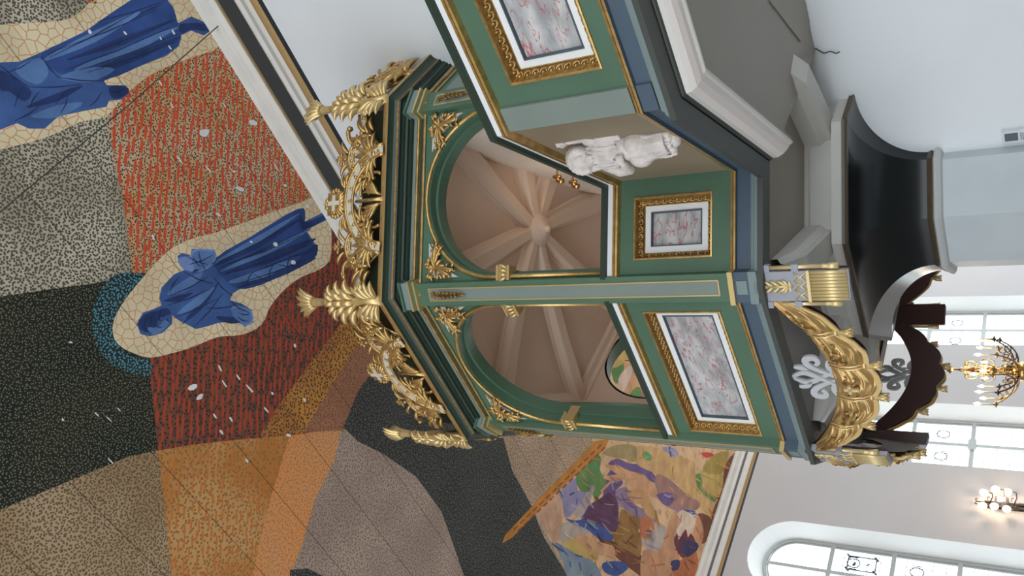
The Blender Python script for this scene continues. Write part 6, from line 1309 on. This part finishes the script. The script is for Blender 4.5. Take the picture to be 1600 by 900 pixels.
# ---------------------------------------------------------------- the column
def column_thing():
    t=thing('support_column','octagonal column with flaring black capital carrying the box','column',(OX,OY,FLOOR))
    k=1/math.cos(PI/8); ph=PI/8
    mb=MB(); mb.lathe((OX,OY,0),[(.655*k,FLOOR),(.655*k,1.24)],8,0,smooth=False,phase=ph)
    mb.lathe((OX,OY,0),[(.74*k,FLOOR),(.74*k,FLOOR+.3),(.66*k,FLOOR+.36)],8,0,smooth=False,phase=ph)
    put(mb.build('shaft','column_gray'),t)
    mb=MB(); mb.lathe((OX,OY,0),[(.655*k,1.185),(.70*k,1.20),(.725*k,1.225),(.715*k,1.255),(.685*k,1.27),(.70*k,1.285),(.685*k,1.315),(.67*k,1.33)],8,[0,0,0,0,1,1,1],smooth=False,phase=ph)
    put(mb.build('neck_ring',['column_ring','column_moulding']),t)
    mb=MB(); pr=[((1.38-.70*math.cos(PI/2*i/24))*k,1.30+.57*math.sin(PI/2*i/24)) for i in range(25)]
    n=8
    for j in range(n):     # each side its own strip, smooth up and down but crisp at the arrises
        a,b=2*PI*j/n+ph,2*PI*(j+1)/n+ph
        vs=[(OX+r*math.cos(w),OY+r*math.sin(w),z) for r,z in pr for w in (a,b)]
        mb.add(vs,[(2*i,2*i+1,2*i+3,2*i+2) for i in range(24)],0,True)
    put(mb.build('flared_capital','column_black'),t)
    mb=MB(); mb.lathe((OX,OY,0),[(1.37*k,1.868),(1.40*k,1.872),(1.41*k,1.888),(1.395*k,1.895),(1.40*k,1.92),(1.37*k,1.93)],8,0,smooth=False,phase=ph)
    put(mb.build('capital_moulding','column_moulding'),t)
    mb=MB(); mb.lathe((OX,OY,0),[(1.37*k,1.925),(1.375*k,2.02),(1.30*k,2.03),(1.30*k,2.23),(1.33*k,2.24),(1.33*k,2.275)],8,0,smooth=False,phase=ph)
    put(mb.build('drum','beam_gray'),t)
    return t

# ---------------------------------------------------------------- carved figure on the end of the gallery
def carved_figure():
    mb=MB()
    class FF(Frame):
        def __call__(f,s,z,d=0.0): return f.o+Vector((0,-.10,0))+f.ex*(s*.98)+f.n*(d*.66)+UP*(3.03+(z-3.115)*.90)
    ph=math.radians(40); e0,n0=Vector((0,-1,0)),Vector((-1,0,0))
    fr=FF(Vector((1.635,5.98,0)),e0*math.cos(ph)-n0*math.sin(ph),n0*math.cos(ph)+e0*math.sin(ph))
    # s grows towards the camera side, d comes out of the board
    def E(s,z,d,rs,rz,rd,tilt=0.0):
        c,q=math.cos(tilt),math.sin(tilt); mb.ell(fr(s,z,d),fr.v(rs*c,rs*q),fr.v(-rz*q,rz*c),fr.n*rd,0,14,9)
    # plate behind, body, hips
    E(0,3.15,.02,.16,.40,.07); E(0.0,3.17,.09,.13,.19,.10); E(0,3.28,.10,.15,.09,.09); E(0,3.03,.08,.12,.10,.09)
    # head: skull, jaw, nose, brow, eyes, mouth, ribbed hair and curls, neck
    hc=Vector((-.03,3.45,.17)); hF=Vector((.30,-.28,1.0)).normalized(); hU=Vector((0,1,0)); hU=(hU-hF*hU.dot(hF)).normalized(); hR=hU.cross(hF)
    def H(x,y,z,rx,ry,rz):
        p=hc+hR*x+hU*y+hF*z; w=lambda q: fr.v(q.x,q.y,q.z)
        mb.ell(fr(p.x,p.y,p.z),w(hR*rx),w(hU*ry),w(hF*rz),0,14,9)
    E(-.03,3.36,.13,.05,.07,.05)
    H(0,0,0,.082,.105,.088); H(0,-.05,.035,.056,.052,.052)
    H(0,-.008,.098,.015,.032,.022); H(0,-.060,.084,.026,.008,.012); H(0,-.082,.075,.024,.018,.020)
    for q in (-1,1):
        H(.032*q,.026,.080,.026,.009,.014); H(.032*q,.008,.078,.016,.009,.010); H(.048*q,-.03,.062,.022,.022,.018)
    for i in range(13):
        a=PI*(-.15+1.30*i/12)
        H(.098*math.cos(a),.02+.105*math.sin(a),-.005,.034,.034,.06); H(.085*math.cos(a),.03+.092*math.sin(a),-.06,.05,.05,.05)
    for i in range(5):
        for sg in (-1,1): H(sg*(.095-.004*i),-.0-.036*i,-.02,.030,.026,.045)
    # arms: one raised with an open hand, the other bent across holding a scroll
    def limb(pts,rad): mb.tube([fr(*p) for p in pts],rad,10,flat=fr.n)
    limb([(.12,3.30,.10),(.19,3.33,.11),(.19,3.44,.11),(.18,3.54,.11)],[.07,.07,.066,.06])
    E(.18,3.585,.11,.068,.062,.06)
    for j in range(4): limb([(.145+.025*j,3.60,.13),(.145+.025*j,3.645-.004*abs(j-1.5),.15),(.145+.025*j,3.63,.185),(.147+.024*j,3.60,.18)],[.016,.017,.016,.012])
    limb([(.13,3.575,.13),(.125,3.60,.17),(.15,3.605,.195)],[.018,.016,.012])
    limb([(-.13,3.29,.10),(-.19,3.16,.14),(-.16,3.05,.20),(-.08,3.07,.24)],[.055,.05,.042,.030])
    E(-.05,3.08,.245,.040,.032,.025)
    for j in range(4): limb([(-.03,3.10-.018*j,.26),(.0,3.10-.018*j,.262),(.012,3.098-.018*j,.245)],[.010,.010,.008])
    limb([(-.05,3.11,.26),(-.03,3.13,.262),(-.012,3.135,.255)],[.011,.010,.007])
    # wing-like tablets on the outer shoulder
    for (s,z,a,l,w,t_) in ((.185,3.31,.12,.15,.06,.05),(.20,3.14,.05,.21,.075,.065)):
        c,q=math.cos(a),math.sin(a); mb.box(fr(s,z,.10),fr.v(w*c,w*q),fr.v(-l*.5*q,l*.5*c),fr.n*t_)
        E(s,z-l*.45,.10,w*.98,.045,t_*.95)
    # tunic pleats running down the chest
    for j in range(8):
        q=-.126+.036*j; dd=.232-2.6*q*q
        mb.tube([fr(q*(1.0-.12*i/8)+.006*math.sin(i),3.37-.036*i,dd-.014*abs(i-3.5)/3.5) for i in range(9)],.0115,5)
    # knees under the drapery
    E(.07,2.92,.14,.075,.10,.10,.2); E(-.07,2.91,.15,.075,.10,.10,-.2)
    # long robe gathered below the knees, its folds running down to a curled hem
    limb([(0,2.95,.09),(.01,2.82,.11),(.02,2.66,.09)],[.13,.125,.095])
    for j in range(6):
        q=-.110+.044*j
        mb.tube([fr(q*(1.05-.05*i)+.018*math.sin(i*.8+j),2.93-.045*i,.225-2.8*q*q-.010*i+.014*math.sin(i*1.3+j*2)) for i in range(8)],[.012,.017,.015,.013,.016,.013,.012,.010],6)
    for j in range(4):
        mb.tube([fr(-.10+.20*i/8,2.86-.035*j-.05*math.sin(PI*i/8),.20-2.0*(-.10+.20*i/8)**2-.01*j) for i in range(9)],.014,6)
    for j in range(6):
        q=-.09+.036*j; E(q,2.63-.012*math.sin(j*2.2),.12-2.0*q*q,.026,.030,.03)
    E(.02,2.60,.07,.07,.05,.05)
    o=mb.build('carved_figure','plaster'); tag(o,'white carved plaster figure with striped tunic fixed to the olive gallery end','carving')
    rm=o.modifiers.new('remesh','REMESH'); rm.mode='VOXEL'; rm.voxel_size=0.0042
    sm=o.modifiers.new('smooth','SMOOTH'); sm.iterations=1; sm.factor=.5
    rm.use_smooth_shade=True
    return o

# ---------------------------------------------------------------- lamps and small things
def chandelier():
    cx,cy=-.11,18.0
    t=thing('chandelier','brass multi-armed chandelier with lit candle bulbs hanging before the far wall','chandelier',(cx,cy,1.1))
    mb=MB()
    mb.lathe((cx,cy,1.0),[(0,-.05),(.03,-.04),(.03,0),(.06,.02),(.15,.08),(.18,.17),(.15,.27),(.07,.32),(.05,.36),(.09,.40),(.10,.45),(.06,.50),(.04,.56),(.08,.62),(.09,.68),(.05,.74),(.03,.82),(.06,.88),(.07,.94),(.03,1.0),(.02,1.1),(.045,1.15),(.02,1.2),(.012,1.3)],16)
    put(mb.build('stem','brass'),t)
    mb=MB(); mb.lathe((cx,cy,2.34),[(0,-.06),(.05,-.05),(.075,0),(.05,.05),(0,.06)],12); mb.lathe((cx,cy,2.34),[(.077,-.012),(.077,.012)],12,1)
    mb.tube([(cx,cy,2.38),(cx,cy,3.4)],.012,6,1); mb.ell((cx,cy,3.43),(.05,0,0),(0,.05,0),(0,0,.05),1,8,6); mb.tube([(cx,cy,3.4),(cx,cy,CEIL)],.010,6,1)
    mb.tube([(cx,cy,2.3),(cx,cy,2.38)],.014,6,1)
    put(mb.build('hanging_rod',['brass','dark_iron']),t)
    for k in range(10):
        a=2*PI*k/10+.2; u=Vector((math.cos(a),math.sin(a),0)); c=Vector((cx,cy,0)); R=.55 if k%2 else .50; dz=.06*(k%2)
        mb=MB(); pts=[]
        for i in range(17):
            q=i/16; r=.07+R*q-.0; z=1.42+dz-.20*math.sin(PI*min(1,q*1.25))*(1 if q<.8 else 1)+.10*q*q
            pts.append(c+u*(r-.07*math.sin(2*PI*q))+UP*z)
        mb.tube(pts,.014,6)
        for (r0,z0,rr) in ((.26,1.33,.07),(.40,1.40,.055)):
            mb.tube([c+u*(r0+rr*math.cos(w*.6))+UP*(z0+dz+rr*math.sin(w*.6)) for w in range(10)],.009,5)
        tip=pts[-1]; mb.lathe(tip,[(.0,-.03),(.02,-.02),(.065,.005),(.06,.012),(.02,.02),(.02,.05)],10)
        arm=mb.build('arm','dark_iron' if k%3==0 else 'brass'); put(arm,t)
        mb=MB(); mb.tube([tip+UP*.03,tip+UP*.25],.011,8); put(mb.build('candle','cream_gold'),arm)
        mb=MB(); mb.lathe(tip+UP*.25,[(.0,0),(.022,.02),(.028,.05),(.016,.09),(.0,.12)],8); put(mb.build('bulb','bulb'),arm)
    for k in range(6):
        a=2*PI*k/6; u=Vector((math.cos(a),math.sin(a),0)); c=Vector((cx,cy,0)); mb=MB()
        for (z0,r1) in ((1.62,.20),(1.90,.15)):
            mb.tube([c+u*(.05+r1*math.sin(PI*i/10)*(.6+.4*i/10))+UP*(z0+.16*i/10-.05*math.sin(PI*i/5)) for i in range(11)],.010,5)
            mb.tube([c+u*(r1*.8+.04*math.cos(w*.7))+UP*(z0+.16+.04*math.sin(w*.7)) for w in range(9)],.008,5)
        put(mb.build('scroll_ornament','brass'),t)
    for k in range(3):
        a=2*PI*k/3+.5; u=Vector((math.cos(a),math.sin(a),0)); mb=MB(); p=Vector((cx,cy,1.72))+u*.17
        mb.lathe(p,[(.0,0),(.022,.02),(.028,.05),(.016,.09),(.0,.12)],8); put(mb.build('bulb','bulb'),t)
    point('chandelier_light',(cx,cy-.0,1.95),60,(1.0,.78,.52),.3)
def wall_lamp():
    fr=Frame(ab(0,WALL_B),A,-B); a0=15.05; z=2.12
    t=thing('wall_lamp','wrought wall lamp with lit round globes between the windows','lamp',fr(a0,z,0))
    mb=MB()
    mb.box(fr(a0,z-.05,.02),fr.ex*.10,fr.n*.02,UP*.42); 
    mb.tube([fr(a0,z-.9,.10),fr(a0,z+.55,.10)],.015,6)
    scroll(mb,fr,a0,z+.52,120,.22,.8,.012,.008,d=.10,n=12); scroll(mb,fr,a0,z+.52,60,.22,-.8,.012,.008,d=.10,n=12)
    mb.box(fr(a0,z-.62,.05),fr.ex*.09,fr.n*.03,UP*.25)
    put(mb.build('bracket','dark_iron'),t)
    mb=MB(); mb.lathe(fr(a0,z-.17,.20),[(.0,0),(.10,0),(.14,.06),(.14,.24),(.10,.30),(.0,.31)],8,0,smooth=False); put(mb.build('lantern_body','lantern_slate'),t)
    for sg in (-1,1):
        for (zz,d) in ((.38,.22),(.12,.32),(-.14,.26)):
            mb=MB(); x=a0+sg*(.26 if zz<.3 else .20)
            mb.tube([fr(a0,z+zz-.14,.12),fr(a0+sg*.10,z+zz-.20,d),fr(x,z+zz-.18,d),fr(x+sg*.02,z+zz-.09,d)],.014,6)
            scroll(mb,fr,a0+sg*.05,z+zz-.1,90-sg*60,.18,-sg*.7,.010,.008,d=d-.06,n=10)
            arm=mb.build('arm','dark_iron'); put(arm,t)
            mb=MB(); mb.ell(fr(x,z+zz,d),fr.ex*.085,UP*.10,fr.n*.085,0,14,9); put(mb.build('globe','globe'),arm)
    point('wall_lamp_light',fr(a0,z,.55),38,(1.0,.70,.45),.15)
def small_things():
    # two brass spot lamps inside the box
    for k,(y,z,lab) in enumerate(((9.06,5.53,'small brass lamp inside the box, upper of the two by the carved head'),(9.43,5.52,'small brass lamp inside the box, lower of the two by the carved head'))):
        x=2.20
        t=thing('spot_lamp',lab,'lamp',(2.34,y,z),'brass lamps inside the box')
        mb=MB(); mb.tube([(2.35,y,z+.02),(x+.05,y,z+.03),(x,y,z)],.014,6); mb.lathe((2.35,y,z+.02),[(.0,0),(.05,0),(.04,.03),(0,.035)],10,0,axis=(-1,0,0))
        put(mb.build('arm','brass'),t)
        for q,(dx,dy) in enumerate(((0,-.035),(-.035,.035))):
            mb=MB(); mb.lathe((x+dx,y+dy,z+.03),[(.0,.035),(.02,.03),(.03,.0),(.027,-.04),(.037,-.07),(.027,-.065),(.0,-.035)],12,0,axis=(.2,.1,1)); put(mb.build('shade','brass'),t)
        point('spot_lamp_light',(x-.12,y-.05,z-.05),1.5,(1.0,.80,.62),.08)
    # control box on the wall
    fr=Frame(ab(WALL_A,0),-B,-A); s=-4.78; z=.60
    t=thing('wall_switch','small grey control box with dark face on the white wall','switch',fr(s,z))
    mb=MB(); mb.box(fr(s,z,.025),fr.ex*.06,fr.n*.025,UP*.095); put(mb.build('housing','switch_plate'),t)
    mb=MB(); mb.box(fr(s,z+.02,.052),fr.ex*.038,fr.n*.005,UP*.052)
    put(mb.build('display','switch_dark'),t)
    mb=MB()
    for i in range(2):
        for j in range(4): mb.box(fr(s-.03+.02*j,z-.055-.016*i,.052),fr.ex*.005,fr.n*.003,UP*.004)
    put(mb.build('button_row','switch_dark'),t)
    # cable over the ceiling and cornice, stray wire under the gallery
    mb=MB(); P=[Vector((1.27,4.12,9.04)),Vector((2.7,5.42,9.02)),Vector((4.05,6.58,8.99)),Vector((4.16,6.67,8.93)),Vector((4.22,6.60,8.75)),Vector((4.35,6.50,8.45)),Vector((4.6,6.28,8.37))]
    mb.tube(P,.0065,6); tag(mb.build('ceiling_cable','wire'),'thin dark cable running across the painted ceiling and over the cornice','cable')
    mb=MB(); fw=Frame(ab(WALL_A,0),-B,-A)
    mb.tube([fw(-3.62,2.13,.01),fw(-3.64,2.10,.02),fw(-3.68,2.06,.02),fw(-3.67,2.0,.02),fw(-3.70,1.95,.025),fw(-3.69,1.92,.02)],.006,5)
    tag(mb.build('loose_wire','wire'),'short loose wire end poking out where gallery meets the white wall','wire')
mat('plaque_light',(0.52,0.52,0.54),0.5)
mat('lantern_slate',(0.10,0.10,0.12),0.4)
setting(); ceiling()
box_thing(); gallery_thing(); column_thing()
carved_figure(); chandelier(); wall_lamp(); small_things()
